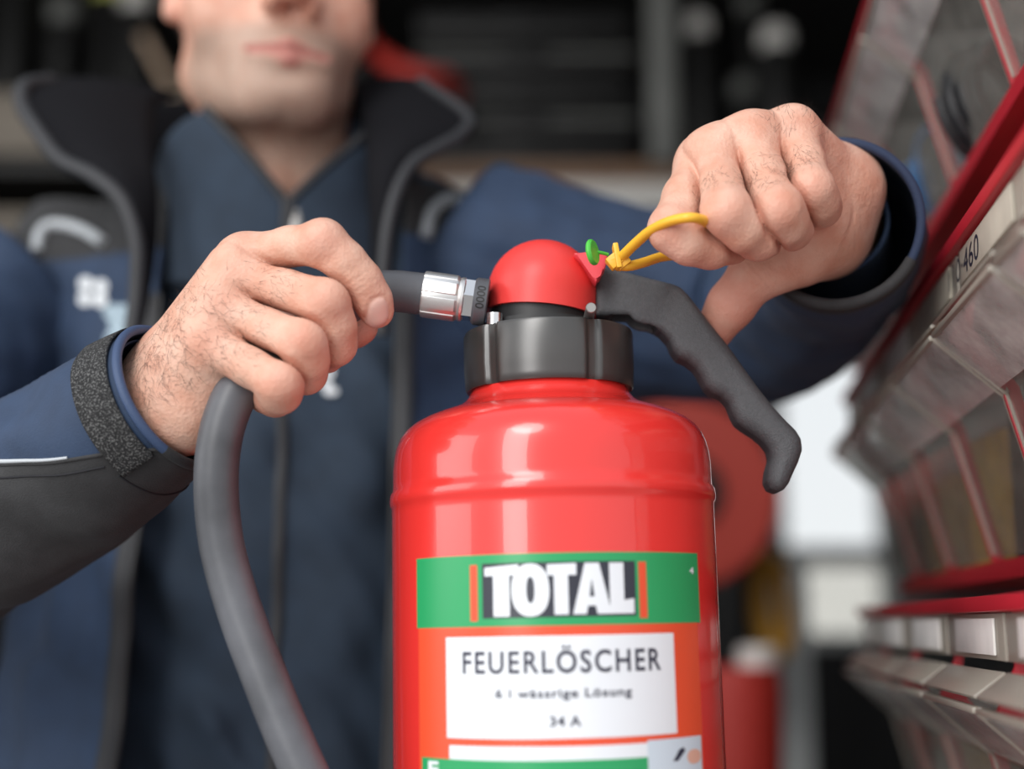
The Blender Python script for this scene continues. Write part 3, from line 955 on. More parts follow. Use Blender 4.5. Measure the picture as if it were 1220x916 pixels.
# ---------------- head
hy_ = math.radians(19)
HF = np.array([math.sin(hy_), -math.cos(hy_), 0.0])
HS = np.array([math.cos(hy_), math.sin(hy_), 0.0])
HO = P(347, 53, .905) - HF * .098 + np.array([0, 0, .072])
def to_head(x):
    d = x - HO
    return np.stack([d @ HS, d @ HF, d[:, 2]], 1)
A = lambda *v: np.array(v, float)
def f_head(x):
    p = to_head(x)
    q = p.copy(); q[:, 0] = np.abs(q[:, 0])          # mirrored half
    f = ellipsoid(p, A(0, -.018, .035), A(.073, .097, .088))
    f = smin(f, ellipsoid(p, A(0, .018, -.030), A(.060, .068, .080)), .03)
    f = smin(f, cone(q, A(.046, -.015, -.058), A(.018, .062, -.096), .016, .018), .024)   # jaw line
    f = smin(f, ellipsoid(q, A(.040, .052, -.030), A(.024, .022, .026)), .024)             # cheeks
    f = smin(f, ellipsoid(p, A(0, .070, -.098), A(.021, .018, .015)), .016)               # chin
    f = smin(f, ellipsoid(p, A(0, .070, -.070), A(.034, .020, .026)), .020)               # mouth mound
    f = smin(f, cone(q, A(.012, .079, .024), A(.046, .064, .024), .009, .007), .016)       # brow
    f = smax(f, -ellipsoid(q, A(.031, .094, .004), A(.021, .016, .014)), .014)             # sockets
    lid = smax(ball(q, A(.031, .0722, .003), .0150), -(np.abs(p[:, 2] - .0015) - .0042), .002)      # lids leave a slit for the eye
    f = smin(f, lid, .003)
    f = smin(f, cone(p, A(0, .082, .012), A(0, .107, -.034), .0075, .0115), .012)         # nose
    f = smin(f, ellipsoid(q, A(.0135, .095, -.040), A(.0085, .011, .009)), .007)
    f = smax(f, -ellipsoid(q, A(.0065, .100, -.049), A(.0042, .007, .006)), .004)          # nostrils
    f = smin(f, cone(q, A(.0, .0905, -.0700), A(.027, .0838, -.0733), .0052, .0026), .005)  # upper lip
    f = smin(f, cone(q, A(.0, .0897, -.0790), A(.024, .0840, -.0763), .0062, .0030), .005)  # lower lip
    f = f + .0034 * np.exp(-((p[:, 2] + .0740) / .0018) ** 2) * (np.abs(p[:, 0]) < .029) * (p[:, 1] > .06)   # line of the mouth
    f = f + .0025 * np.exp(-(np.linalg.norm((p - A(0, .088, -.090)) / A(1.6, 1, .7), axis=1) / .009) ** 2)
    ear = ellipsoid(q, A(.072, -.010, .016), A(.007, .019, .031))
    ear = smin(ear, ball(q, A(.070, .000, -.015), .0085), .010)
    ear = smax(ear, -ellipsoid(q, A(.081, -.008, .022), A(.008, .011, .018)), .004)
    f = smin(f, ear, .006)
    nk = cone(x, HO - HF * .030 + A(.008, 0, -.07), np.array([-.166, HO[1] + .050, HO[2] - .22]), .054, .054)
    nk = smin(nk, ball(p, A(0, .016, -.145), .010), .02)
    return smin(f, nk, .018)

# ---------------- trunk and limbs under the clothes (coarse)
shL, shR = np.array([TX - .175, TY + .01, 1.435]), np.array([TX + .175, TY + .01, 1.435])
elL, elR = P(-235, 685, .80), P(950, 385, .95)
ARML = [(P(60, 570, .702), .026), (P(-30, 622, .72), .031), (P(-130, 668, .755), .036), (P(-222, 680, .81), .038), (P(-222, 620, .885), .042), (P(-135, 510, .96), .046), (P(-30, 400, 1.02), .044), (shL, .05)]
ARMR = [(P(974, 330, .84), .028), (P(948, 362, .91), .034), (P(912, 376, .965), .038), (P(860, 374, .995), .042), (P(690, 350, 1.02), .046), (P(610, 325, 1.03), .048), (shR, .05)]
def f_trunk(x):
    c = np.array([TX, TY, 0.0])
    f = ellipsoid(x, c + A(0, 0, 1.30), A(.155, .095, .20))
    f = smin(f, ellipsoid(x, c + A(0, 0, 1.02), A(.145, .095, .20)), .05)
    f = smin(f, cone(x, shL + A(.03, 0, 0), shR - A(.03, 0, 0), .045, .045), .05)
    f = smin(f, cone(x, c + A(0, -.01, 1.36), np.array([-.166, HO[1] + .05, HO[2] - .2]), .050, .050), .04)
    for arm in (ARML, ARMR):
        for a, b in zip(arm[:-1], arm[1:]):
            f = smin(f, cone(x, a[0], b[0], a[1], b[1]), .015)
    return f

parts = []
def bounds(chs, pad):
    a = np.array([p[0] for c in chs for p in c])
    return a.min(0) - pad, a.max(0) + pad
lo, hi = bounds([iL, mL, rL, pL, thL, [pt(80, 560, .70, 0)]], .028)
parts.append(nets(f_left, lo, hi, .00095))
lo, hi = bounds([iR, mR, rR, pR, thR, [pt(985, 310, .80, 0)]], .026)
parts.append(nets(f_right, lo, hi, .00095))
parts.append(nets(f_head, HO + A(-.12, -.14, -.20), HO + A(.12, .14, .135), .0024))
parts.append(nets(f_trunk, A(TX - .36, .60, .80), A(.34, 1.26, 1.55), .010))
off = 0; Vs, Qs = [], []
for V, Q in parts:
    Vs.append(V); Qs.append(Q + off); off += len(V)
V = np.concatenate(Vs); Q = np.concatenate(Qs)
me = np_mesh('body', V, Q)
nh = len(parts[0][0]) + len(parts[1][0])
def blob(pts, r, w=1.0):
    out = np.zeros(len(V))
    for p in pts:
        out = np.maximum(out, w * np.exp(-(np.linalg.norm(V - p, axis=1) / r) ** 2))
    return out
red = np.zeros(len(V))
for ch in (iL, mL, rL, pL, iR, mR, rR, pR):
    red = np.maximum(red, blob([toward(ch[2][0], .009)], .010, .40))
    red = np.maximum(red, blob([ch[-1][0], ch[-2][0]], .012, .38))
    red = np.maximum(red, blob([toward(ch[0][0], .009)], .011, .22))
red = np.maximum(red, blob([thR[-1][0], thR[-2][0]], .018, .85))
red = np.maximum(red, blob([thR[-3][0]], .013, .45))
red = np.maximum(red, blob([thL[-1][0], thL[-2][0]], .016, .7))
hp = to_head(V)
isz = np.zeros(len(V), bool); isz[nh:nh + len(parts[2][0])] = True
red = np.maximum(red, isz * .45 * np.exp(-(np.linalg.norm((hp - A(0, .105, -.035)) / A(1, 1, 1), axis=1) / .022) ** 2))
for s_ in (-1, 1):
    red = np.maximum(red, isz * .4 * np.exp(-(np.linalg.norm(hp - A(s_ * .079, -.005, -.02), axis=1) / .03) ** 2))
    red = np.maximum(red, isz * .22 * np.exp(-(np.linalg.norm(hp - A(s_ * .045, .06, -.03), axis=1) / .03) ** 2))
stub = 1.25 * isz * np.clip((-.047 - hp[:, 2]) / .012, 0, 1) * np.clip((hp[:, 1] + .005) / .03, 0, 1) * np.clip((hp[:, 2] + .145) / .02, 0, 1) * .55
lipd = np.minimum(cone(np.stack([np.abs(hp[:, 0]), hp[:, 1], hp[:, 2]], 1), A(0, .0905, -.0700), A(.027, .0838, -.0733), .0060, .0032),
                  cone(np.stack([np.abs(hp[:, 0]), hp[:, 1], hp[:, 2]], 1), A(0, .0897, -.0790), A(.024, .0840, -.0763), .0068, .0036))
lips = isz * np.clip(.5 - lipd / .0012, 0, 1) * .9
stub = stub * (1 - lips)
nail = np.zeros(len(V))
for nl in NAILS:
    nail[:len(parts[0][0])] = np.maximum(nail[:len(parts[0][0])], np.clip((1.0 - nail_rho(parts[0][0], nl)) / .12, 0, 1))
dark = np.zeros(len(V))
for nm, arr in (('redness', red), ('stubble', stub), ('lips', lips), ('nail', nail), ('dark', dark)):
    at = me.attributes.new(nm, 'FLOAT', 'POINT'); at.data.foreach_set('value', arr.astype(np.float32))
body = link_mesh('body', me, M['skin'], person)

# eyes and head hair
for s_ in (-1, 1):
    e = HO + HS * (s_ * .031) + HF * .0728 + A(0, 0, .003)
    eye = lathe('eye', [(.0125 * math.sin(a), -.0125 * math.cos(a)) for a in np.linspace(0, PI, 12)], e, M['eye'], person, seg=20)
    gz = HF * .97 + A(0, 0, -.2); gz /= np.linalg.norm(gz); gx = np.cross(gz, EZ); gx /= np.linalg.norm(gx); gb = (gx, np.cross(gz, gx), gz)
    lathe('iris', [(0, .0108), (.0062, .0108), (.0058, .0116), (.003, .0128), (0, .0130)], e, M['iris'], eye, seg=24, basis=gb)
    lathe('pupil', [(0, .0126), (.0024, .0126), (.0022, .0132), (0, .0133)], e, M['hair'], eye, seg=16, basis=gb)
    tube('eyebrow', [HO + HS * (s_ * .014) + HF * .0905 + A(0, 0, .023), HO + HS * (s_ * .031) + HF * .0865 + A(0, 0, .029), HO + HS * (s_ * .050) + HF * .071 + A(0, 0, .025)],
         [.0030, .0042, .0020], M['hair'], person, n=16, seg=8)
def f_hair(x):
    p = to_head(x)
    f = ellipsoid(p, A(0, -.022, .042), A(.081, .099, .089))
    cut = np.maximum(p[:, 1] - .055 + .35 * (.09 - p[:, 2]), -p[:, 2] - .028 - .25 * np.clip(-p[:, 1], 0, 1))
    return smax(f, cut, .012) + .0012 * np.sin(p[:, 0] * 900) * np.sin(p[:, 1] * 700)
V2, Q2 = nets(f_hair, HO + A(-.12, -.15, -.1), HO + A(.12, .13, .15), .004)
link_mesh('hair', np_mesh('hair', V2, Q2), M['hair'], person)

# fine dark hairs on the backs of the hands and wrist
def add_hairs(name, spots, seedn):
    vs, fs = [], []
    r2 = np.random.default_rng(seedn)
    H = V[:nh]
    for (c, rad, n, dirv, ln) in spots:
        d = np.linalg.norm(H - c, axis=1)
        cand = np.where(d < rad)[0]
        if len(cand) == 0: continue
        for i in r2.choice(cand, min(n, len(cand)), replace=False):
            p = H[i]
            nrm = body.data.vertices[int(i)].normal
            nrm = np.array(nrm)
            dv = np.array(dirv) + r2.normal(0, .35, 3)
            dv -= nrm * dv.dot(nrm) * .8
            dv /= np.linalg.norm(dv)
            L = ln * r2.uniform(.5, 1.2)
            side = np.cross(dv, nrm); side /= max(1e-9, np.linalg.norm(side))
            w = .000055
            b = len(vs)
            for t in (0, .35, .7, 1.0):
                c_ = p + dv * L * t + nrm * (L * .42 * t * (1.1 - .75 * t)) + side * L * .18 * t * t * r2.normal()
                vs.append(c_ + side * w * (1 - .7 * t)); vs.append(c_ - side * w * (1 - .7 * t)); vs.append(c_ + nrm * w * (1 - .7 * t))
            for k in range(3):
                a = b + 3 * k
                for u, v2 in ((0, 1), (1, 2), (2, 0)):
                    fs.append((a + u, a + v2, a + 3 + v2, a + 3 + u))
    o = raw(name, vs, fs, M['hair'], person)
    o['kind'] = 'stuff'
add_hairs('hand_hair', [
    (P(200, 430, .635), .022, 150, (.3, 0, -.5), .009), (P(225, 400, .628), .024, 170, (.4, 0, -.4), .008), (P(262, 380, .620), .022, 90, (.5, 0, -.4), .006),
    (P(300, 345, .625), .016, 60, (.6, 0, -.3), .005), (P(290, 400, .612), .016, 60, (.6, 0, -.3), .005), (P(275, 430, .612), .014, 45, (.6, 0, -.3), .005),
    (P(330, 335, .620), .012, 35, (.6, 0, -.3), .005), (P(180, 455, .640), .020, 110, (.2, -.1, -.6), .010), (P(230, 360, .64), .02, 60, (-.3, 0, .5), .007),
    (P(862, 215, .622), .010, 45, (.1, 0, -.6), .006), (P(842, 225, .630), .008, 30, (.1, 0, -.6), .006), (P(905, 200, .627), .012, 60, (.3, 0, -.6), .006), (P(912, 222, .624), .010, 50, (.3, 0, -.6), .006),
    (P(952, 185, .636), .010, 50, (.1, 0, -.6), .007), (P(950, 200, .634), .009, 45, (.3, 0, -.6), .006), (P(925, 150, .655), .012, 40, (-.2, 0, .6), .007), (P(965, 150, .66), .012, 35, (.3, 0, .7), .007)], 3)

# ---------------- jacket sleeves
def vnoise(p, seedn, scale):
    """smooth sum of sines as cloth relief"""
    r2 = np.random.default_rng(seedn)
    out = 0
    for k in range(7):
        w = r2.normal(0, scale, 3); out = out + np.sin(p @ w + r2.uniform(0, 6.28)) / 7 ** .5
    return out

class Sleeve:
    def __init__(self, ctrl, ref, n=200, seedn=1, fold=.002):
        c = np.array([P(*k[:3]) for k in ctrl]); r = np.array([k[3] for k in ctrl])
        self.c = catmull(c, n); self.r = np.interp(np.linspace(0, 1, n), np.linspace(0, 1, len(r)), r)
        self.t, self.e1, self.e2 = frames(self.c, ref)
        s = np.r_[0, np.cumsum(np.linalg.norm(np.diff(self.c, axis=0), axis=1))]
        self.s = s; self.seedn = seedn; self.fold = fold
    def at(self, s, th, off=0.0):
        s, th = np.broadcast_arrays(np.asarray(s, float), np.asarray(th, float))
        g = lambda a: np.stack([np.interp(s, self.s, a[:, k]) for k in range(3)], -1)
        c, e1, e2 = g(self.c), g(self.e1), g(self.e2)
        r = np.interp(s, self.s, self.r)
        d = np.cos(th)[..., None] * e1 + np.sin(th)[..., None] * e2
        p = c + r[..., None] * d
        amp = self.fold * np.clip((s - .012) / .05, 0, 1)
        rel = vnoise(p.reshape(-1, 3), self.seedn, 42).reshape(s.shape) * amp + .45 * vnoise(p.reshape(-1, 3), self.seedn + 5, 110).reshape(s.shape) * amp
        return p + (off + rel)[..., None] * d

RAD = math.radians
SLL = Sleeve([(207, 473, .655, .0380), (159, 503, .6635, .0415), (110, 539, .675, .0448), (45, 580, .692, .0475), (-30, 620, .715, .050), (-130, 668, .750, .056), (-235, 690, .80, .062),
              (-225, 620, .885, .066), (-135, 510, .96, .070), (-40, 410, 1.01, .072), (45, 345, 1.04, .06)], (0, 0, 1), seedn=4, fold=.0032)
seam0, seam1 = RAD(-147), RAD(-64)
def seam(s): return seam0 + (seam1 - seam0) * np.clip(s / .125, 0, 1) ** .8
NS, NT = 150, 96
sv = np.linspace(0, SLL.s[-1], NS) ** 1.0
thv = np.linspace(-PI, PI, NT, endpoint=False)
pts = SLL.at(sv[:, None], thv[None, :])
# rotate columns so that the seam follows a column edge: choose the material per face instead
def matL(u, v):
    s = u * SLL.s[-1]; th = -PI + v * 2 * PI
    return 1 if (th < seam(s) or th > RAD(140)) else 0
# build with sheared columns: column index measured from the seam angle
pts = np.zeros((NS, NT, 3)); 
lin = np.linspace(0, 1, NT, endpoint=False)
for i, s in enumerate(sv):
    a0 = float(seam(s)); a1 = RAD(140)
    k = int(NT * .62)
    th = np.r_[np.linspace(a0, a1, k, endpoint=False), np.linspace(a1, a0 + 2 * PI, NT - k, endpoint=False)]
    pts[i] = SLL.at(s, th)
kk = int(NT * .62)
slv = grid('sleeve', pts, [M['navy'], M['grey_panel'], M['navy_in']], person, close_v=True, matfn=lambda u, v: 0 if round(v * NT) < kk else 1, thick=.0022, offset=-1)
slv.modifiers['thickness'].material_offset = 0
# inner cuff lining
tl = np.linspace(-PI, PI, 64, endpoint=False)
grid('cuff_lining', SLL.at(np.linspace(-.0, .07, 12)[:, None] + .004, tl[None, :], -.0045), M['navy_in'], slv, close_v=True, thick=.001)
# blue binding round the mouth of the sleeve
tb = np.linspace(RAD(-149), RAD(170), 90)
cb = SLL.at(np.full_like(tb, -.0), tb, -.0005)
tube('cuff_binding', cb, .0024, M['binding'], slv, raw_path=True, seg=10, ref=(1, 0, 0))
tb = np.linspace(RAD(168), RAD(213), 24)
tube('cuff_binding', SLL.at(np.full_like(tb, -.0), tb, -.0005), .0026, M['grey_panel'], slv, raw_path=True, seg=10, ref=(1, 0, 0))
# hook and loop strap
tv = np.linspace(RAD(-145), RAD(60), 80)
ss = np.linspace(.0045, .0225, 8)
grid('cuff_strap', SLL.at(ss[:, None], tv[None, :], .0011), M['velcro'], slv, thick=.0013, offset=1)
# hem seam and piping
tube('stitch_line', SLL.at(np.full(40, .0245), np.linspace(RAD(-215), RAD(-143), 40), .0003), .0005, M['thread'], slv, raw_path=True, seg=6, ref=(1, 0, 0))
sp = np.linspace(.026, .26, 60)
tube('stitch_line', SLL.at(sp, seam(sp) - RAD(9), .0002), .0005, M['thread'], slv, raw_path=True, seg=6)
sp = np.linspace(.036, .26, 60)
tube('reflective_piping', SLL.at(sp, seam(sp) + RAD(2), .0004), [.0007, .0016, .0017, .0017], M['reflective'], slv, raw_path=True, seg=8)
sp = np.linspace(.0, .26, 80)
tube('seam_ridge', SLL.at(sp, seam(sp), -.0003), .0011, M['grey_panel'], slv, raw_path=True, seg=8)

SLR = Sleeve([(996, 266, .690, .0420), (997, 274, .715, .0440), (994, 290, .76, .049), (976, 325, .84, .052), (950, 360, .91, .055), (915, 376, .965, .060), (860, 376, .995, .066),
              (775, 366, 1.01, .070), (690, 350, 1.02, .075), (610, 325, 1.03, .080), (560, 300, 1.04, .075)], (0, 0, 1), seedn=9, fold=.0022)
sv = np.linspace(0, SLR.s[-1], 120)
# here the tunnel runs away from the camera: theta 0 is up, the dark panel lies underneath
a0, a1 = RAD(120), RAD(235)
pts = np.zeros((len(sv), 96, 3))
for i, s in enumerate(sv):
    th = np.r_[np.linspace(a0, a1, 32, endpoint=False), np.linspace(a1, a0 + 2 * PI, 64, endpoint=False)]
    p = SLR.at(s, th)
    pts[i] = p
slr = grid('sleeve', pts, [M['navy'], M['grey_panel']], person, close_v=True, matfn=lambda u, v: 1 if round(v * 96) < 32 and u * SLR.s[-1] < .030 else 0, thick=.0024, offset=-1)
tb = np.linspace(a0, a1, 30)
tube('cuff_binding', SLR.at(np.full_like(tb, -.001), tb), .0032, M['grey_panel'], slr, raw_path=True, seg=10, ref=(1, 0, 0))
tb = np.linspace(a1, a0 + 2 * PI, 60)
tube('cuff_binding', SLR.at(np.full_like(tb, -.001), tb), .0024, M['navy_in'], slr, raw_path=True, seg=10, ref=(1, 0, 0))
# inner blue storm cuff round the wrist
ICR = Sleeve([(993, 262, .712, .0290), (992, 272, .74, .0305), (985, 300, .80, .036)], (0, 0, 1), n=40, seedn=3, fold=.001)
grid('inner_cuff', ICR.at(np.linspace(0, ICR.s[-1], 24)[:, None], tl[None, :]), M['navy'], slr, close_v=True, thick=.0025)

# ---------------- fleece under the jacket, jacket front
def cloth(x, off):
    c = np.array([TX, TY, 0.0])
    f = ellipsoid(x, c + A(0, 0, 1.27), A(.175, .125, .27))
    f = smin(f, ellipsoid(x, c + A(0, -.005, .98), A(.172, .128, .30)), .06)
    f = smin(f, cone(x, shL + A(.01, 0, .0), shR - A(.01, 0, .0), .066, .066), .07)
    f = smin(f, cone(x, c + A(0, 0, 1.44), c + A(0, -.01, 1.49), .085, .078), .05)
    return f - off
def folds(x, amp, seedn):
    p = x * A(1, 1, .22)
    w = .6 * vnoise(p, seedn, 36) + .5 * vnoise(x * A(1, 1, .5) + A(.3, 0, .1) * x[:, 2:3], seedn + 1, 70)
    return amp * w
V3, Q3 = nets(lambda x: cloth(x, 0) + folds(x, .0075, 21), A(TX - .28, TY - .2, .80), A(TX + .28, TY + .2, 1.54), .006)
sweater = link_mesh('sweater', np_mesh('sweater', V3, Q3), M['teal'], person)
V3, Q3 = nets(lambda x: cloth(x, .016 + .050 * np.clip((1.34 - x[:, 2]) / .34, 0, 1) ** 1.3) + folds(x, .0085, 33), A(TX - .34, TY - .28, .78), A(TX + .34, TY + .28, 1.58), .006)
me = np_mesh('jacket', V3, Q3)
bm = bmesh.new(); bm.from_mesh(me)
XL, XR = -.2525, -.078
for X_ in (XL, XR):
    bmesh.ops.bisect_plane(bm, geom=list(bm.verts) + list(bm.edges) + list(bm.faces), plane_co=(X_, 0, 0), plane_no=(1, 0, 0))
bmesh.ops.bisect_plane(bm, geom=list(bm.verts) + list(bm.edges) + list(bm.faces), plane_co=(0, 0, .84), plane_no=(0, 0, 1))
kill = [f for f in bm.faces if (XL < f.calc_center_median().x < XR and f.calc_center_median().y < TY) or f.calc_center_median().z < .84 or
        (f.calc_center_median().z > 1.497)]
bmesh.ops.delete(bm, geom=kill, context='FACES')
for f in bm.faces:
    c = f.calc_center_median()
    # charcoal yoke across the shoulders
    yoke = 1.425 + .10 * abs(c.x - TX) * 0
    if c.z > 1.435 and c.x < TX: f.material_index = 1
    if c.z > 1.450 and c.x > TX: f.material_index = 1
bm.to_mesh(me); bm.free()
jacket = link_mesh('jacket', me, [M['navy'], M['grey_panel']], person)
md = jacket.modifiers.new('thickness', 'SOLIDIFY'); md.thickness = .004; md.offset = -1
from mathutils.bvhtree import BVHTree
bmj = bmesh.new(); bmj.from_mesh(jacket.data); bvh_j = BVHTree.FromBMesh(bmj); bmj.free()
bms = bmesh.new(); bms.from_mesh(sweater.data); bvh_s = BVHTree.FromBMesh(bms); bms.free()
wp = wloc(person)
def hit(bvh, px_, py_, off=.002):
    """point of the garment seen along a sight line, lifted a little off its surface"""
    d = Vector(P(px_, py_, 1.0) - CAM).normalized()
    loc, nrm, i, dist = bvh.ray_cast(Vector(CAM) - wp, d)
    if loc is None: return None
    return np.array(loc + wp - d * off)
def edge_line(x, z0, z1, off=.004, n=40):
    out = []
    for z in np.linspace(z0, z1, n):
        loc, nrm, i, dist = bvh_s.ray_cast(Vector((x, .5, z)) - wp, Vector((0, 1, 0)))
        if loc is not None: out.append(np.array(loc + wp) + A(0, -off, 0))
    return np.array(out)
def zedge(x, z):
    loc, nrm, i, dist = bvh_j.ray_cast(Vector((x + (-.003 if x == XL else .003), .5, z)) - wp, Vector((0, 1, 0)))
    return None if loc is None else np.array(loc + wp) + A(0, -.001, 0)
for X_ in (XL, XR):
    e = np.array([q for q in (zedge(X_, z) for z in np.linspace(1.40, .86, 50)) if q is not None])
    tube('zip_tape', e, .0065, M['zip'], jacket, raw_path=True, seg=10, ref=(0, 1, 0), flat=.5)
    tube('zip_teeth', e + A(.006 if X_ == XL else -.006, -.001, 0), .0022, M['chrome'] if False else M['black_matte'], jacket, raw_path=True, seg=8, ref=(0, 1, 0))
tube('sweater_zip', edge_line(TX + .006, 1.425, .86, .0015), .004, M['zip'], sweater, raw_path=True, seg=8, ref=(0, 1, 0), flat=.5)

def surf_strip(name, curve_a, curve_b, m, parent, n=40, k=10, bulge=0.0, thick=.004):
    a, b = catmull([P(*p) for p in curve_a], n), catmull([P(*p) for p in curve_b], n)
    w = np.linspace(0, 1, k)
    pts = a[:, None, :] * (1 - w)[None, :, None] + b[:, None, :] * w[None, :, None]
    pts[..., 1] -= bulge * np.sin(w * PI)[None, :]
    return grid(name, pts, m, parent, thick=thick, offset=0)
# open outer collar, both flaps turned outwards, fleece side showing
surf_strip('collar_flap', [(62, 96, 1.00), (24, 112, .965), (44, 155, .94), (72, 190, .925), (112, 210, .91), (146, 240, .90), (163, 290, .893), (163, 345, .89), (157, 400, .886)],
           [(212, 112, 1.06), (188, 122, 1.01), (182, 150, .975), (182, 185, .945), (185, 220, .922), (186, 260, .912), (183, 300, .906), (176, 350, .903), (166, 400, .90)], M['black_fleece'], jacket, bulge=.012)
tube('collar_trim', [P(*p) for p in [(62, 96, .99), (30, 102, .965), (26, 125, .952), (44, 155, .935), (72, 190, .92), (112, 210, .905), (146, 240, .895), (163, 290, .888), (163, 345, .885), (157, 400, .88)]],
     .0055, M['zip'], jacket, n=60, seg=10)
surf_strip('collar_flap', [(500, 96, 1.02), (560, 140, .985), (552, 160, .965), (520, 178, .945), (492, 195, .93), (474, 225, .915), (462, 270, .905), (456, 330, .90), (455, 400, .896)],
           [(405, 108, 1.03), (425, 122, .99), (432, 150, .965), (438, 180, .945), (440, 215, .925), (442, 250, .92), (444, 300, .915), (446, 350, .91), (450, 400, .91)], M['black_fleece'], jacket, bulge=.012)
tube('collar_trim', [P(*p) for p in [(500, 97, 1.01), (556, 138, .98), (550, 160, .96), (520, 178, .94), (492, 195, .925), (474, 225, .91), (462, 270, .90), (456, 330, .895), (455, 400, .89)]],
     .005, M['zip'], jacket, n=60, seg=10)
# back of the outer collar behind the neck
surf_strip('collar_flap', [(62, 96, 1.0), (130, 120, 1.09), (300, 115, 1.13), (430, 110, 1.09), (500, 96, 1.02)],
           [(195, 200, 1.02), (230, 210, 1.10), (300, 215, 1.13), (380, 210, 1.10), (440, 200, 1.02)], M['black_fleece'], jacket)

# stand-up collar of the fleece, open at the throat
NKc = lambda z: np.array([-.172, HO[1] - HF[1] * .045 + .0, z])
zc0, zc1 = P(338, 232, .93)[2], P(270, 118, .93)[2]
rows = []
gapc = math.radians(-90 + 9)                       # opening direction, toward the camera
for k in range(-8, 9):
    w = k / 8
    z = zc0 + (zc1 - zc0) * w
    gap = RAD(1.0 + 33 * max(w, 0))
    th = np.linspace(gapc + gap, gapc + 2 * PI - gap, 60)
    zz = z + .010 * np.sin(th - .4) * 0
    rx, ry = .094 + .005 * max(w, 0), .092
    flare = 1 + .10 * w * np.exp(-((np.abs(np.angle(np.exp(1j * (th - gapc)))) - gap) / .5) ** 2)
    cx, cy = NKc(z)[0], NKc(z)[1] + .012
    rows.append(np.stack([cx + rx * flare * np.cos(th), cy + ry * flare * np.sin(th), z - .014 * w * np.clip((np.abs(np.angle(np.exp(1j * (th - gapc)))) - gap) / .9, 0, 1) + .003 * w * np.cos(th * 3)], 1))
grid('sweater_collar', rows, M['teal'], sweater, thick=.005, offset=0, sub=1)
rows = np.array(rows)
for col in (0, -1):
    tube('collar_zip', rows[:, col] + A(0, -.002, 0), .0032, M['zip'], sweater, raw_path=True, seg=8, ref=(0, 1, 0))
# zip pull
zp = P(336, 232, .90)
bm = bmesh.new()
yy = min(rows[0, 0][1], rows[0, -1][1]) - .006
box_bm(bm, (zp[0], yy, zp[2] + .004), EX, EY, EZ, (.011, .006, .014), .002)
box_bm(bm, (zp[0] + .002, yy - .003, zp[2] - .012), EX, EY, EZ, (.0085, .003, .020), .001)
from_bm('zip_slider', bm, M['dull_metal'], sweater)

# prints and reflective marks on the jacket
def print_patch(name, poly, m, bvh, parent, off=.003):
    vs = []
    for x, y in poly:
        h = hit(bvh, x, y, off)
        if h is None: return
        vs.append(h)
    n = len(vs)
    cen = hit(bvh, sum(p[0] for p in poly) / n, sum(p[1] for p in poly) / n, off)
    vs.append(cen if cen is not None else np.mean(vs, 0))
    raw(name, vs, [(i, (i + 1) % n, n) for i in range(n)], m, parent)
for (cx, cy, r) in ((102, 338, 9), (120, 341, 8.5), (101, 356, 8.5), (119, 357, 9)):
    print_patch('chest_print', ell(cx, cy, r, r, 14), M['white_print'], bvh_j, jacket)
for (cx, cy, rx, ry) in ((136, 372, 13, 10), (149, 372, 9, 10), (139, 388, 10, 8), (146, 398, 12, 9), (133, 402, 8, 7)):
    print_patch('chest_print', ell(cx, cy, rx, ry, 14), M['pale_print'], bvh_j, jacket, .0035)
for (cx, cy, rx, ry) in ((392, 443, 6, 7), (389, 457, 6, 6), (394, 466, 9, 5)):
    print_patch('chest_print', ell(cx, cy, rx, ry, 14), M['white_print'], bvh_s, sweater)
def bvh_tube(name, pxs, r, m, bvh, parent, off=.003, n=30):
    pts = [hit(bvh, x, y, off) for x, y in pxs]
    pts = [p for p in pts if p is not None]
    if len(pts) > 2: tube(name, pts, r, m, parent, n=n, seg=10, ref=(0, 1, 0))
bvh_tube('reflective_piping', [(122, 288), (100, 275), (75, 268), (55, 270), (46, 284), (44, 300)], .0045, M['reflective'], bvh_j, jacket)
bvh_tube('reflective_piping', [(508, 282), (514, 255), (528, 240), (545, 239), (558, 252), (563, 268)], .0045, M['reflective'], bvh_j, jacket)
print_patch('reflective_patch', [(4, 312), (44, 290), (54, 318), (22, 336)], M['reflective'], bvh_j, jacket, .006)
print_patch('reflective_patch', [(556, 252), (568, 248), (577, 275), (564, 282)], M['reflective'], bvh_j, jacket, .006)

# trousers and boots, below the picture
for s_ in (-1, 1):
    tr = tube('trouser_leg', [A(TX + s_ * .085, TY, .90), A(TX + s_ * .09, TY, .70), A(TX + s_ * .095, TY, .45), A(TX + s_ * .10, TY + .01, .10)], [.098, .088, .072, .068], M['trouser'], person, n=24, seg=28, ref=(0, 1, 0))
    bm = bmesh.new()
    bmesh.ops.create_uvsphere(bm, u_segments=24, v_segments=12, radius=1)
    for v in bm.verts:
        v.co = Vector((TX + s_ * .105 + v.co.x * .05, TY - .05 + v.co.y * .145, .0 + max(0, .055 + v.co.z * .055)))
    from_bm('boot', bm, M['boot'], person)

# ================================================================== RACK OF CLEAR BINS (right)
S0 = .50
rack_o = R(.34, .95, -1.17)
rack = empty('bin_rack', rack_o, 'tall red plastic rack of clear tip-out bins along the right wall', 'rack')
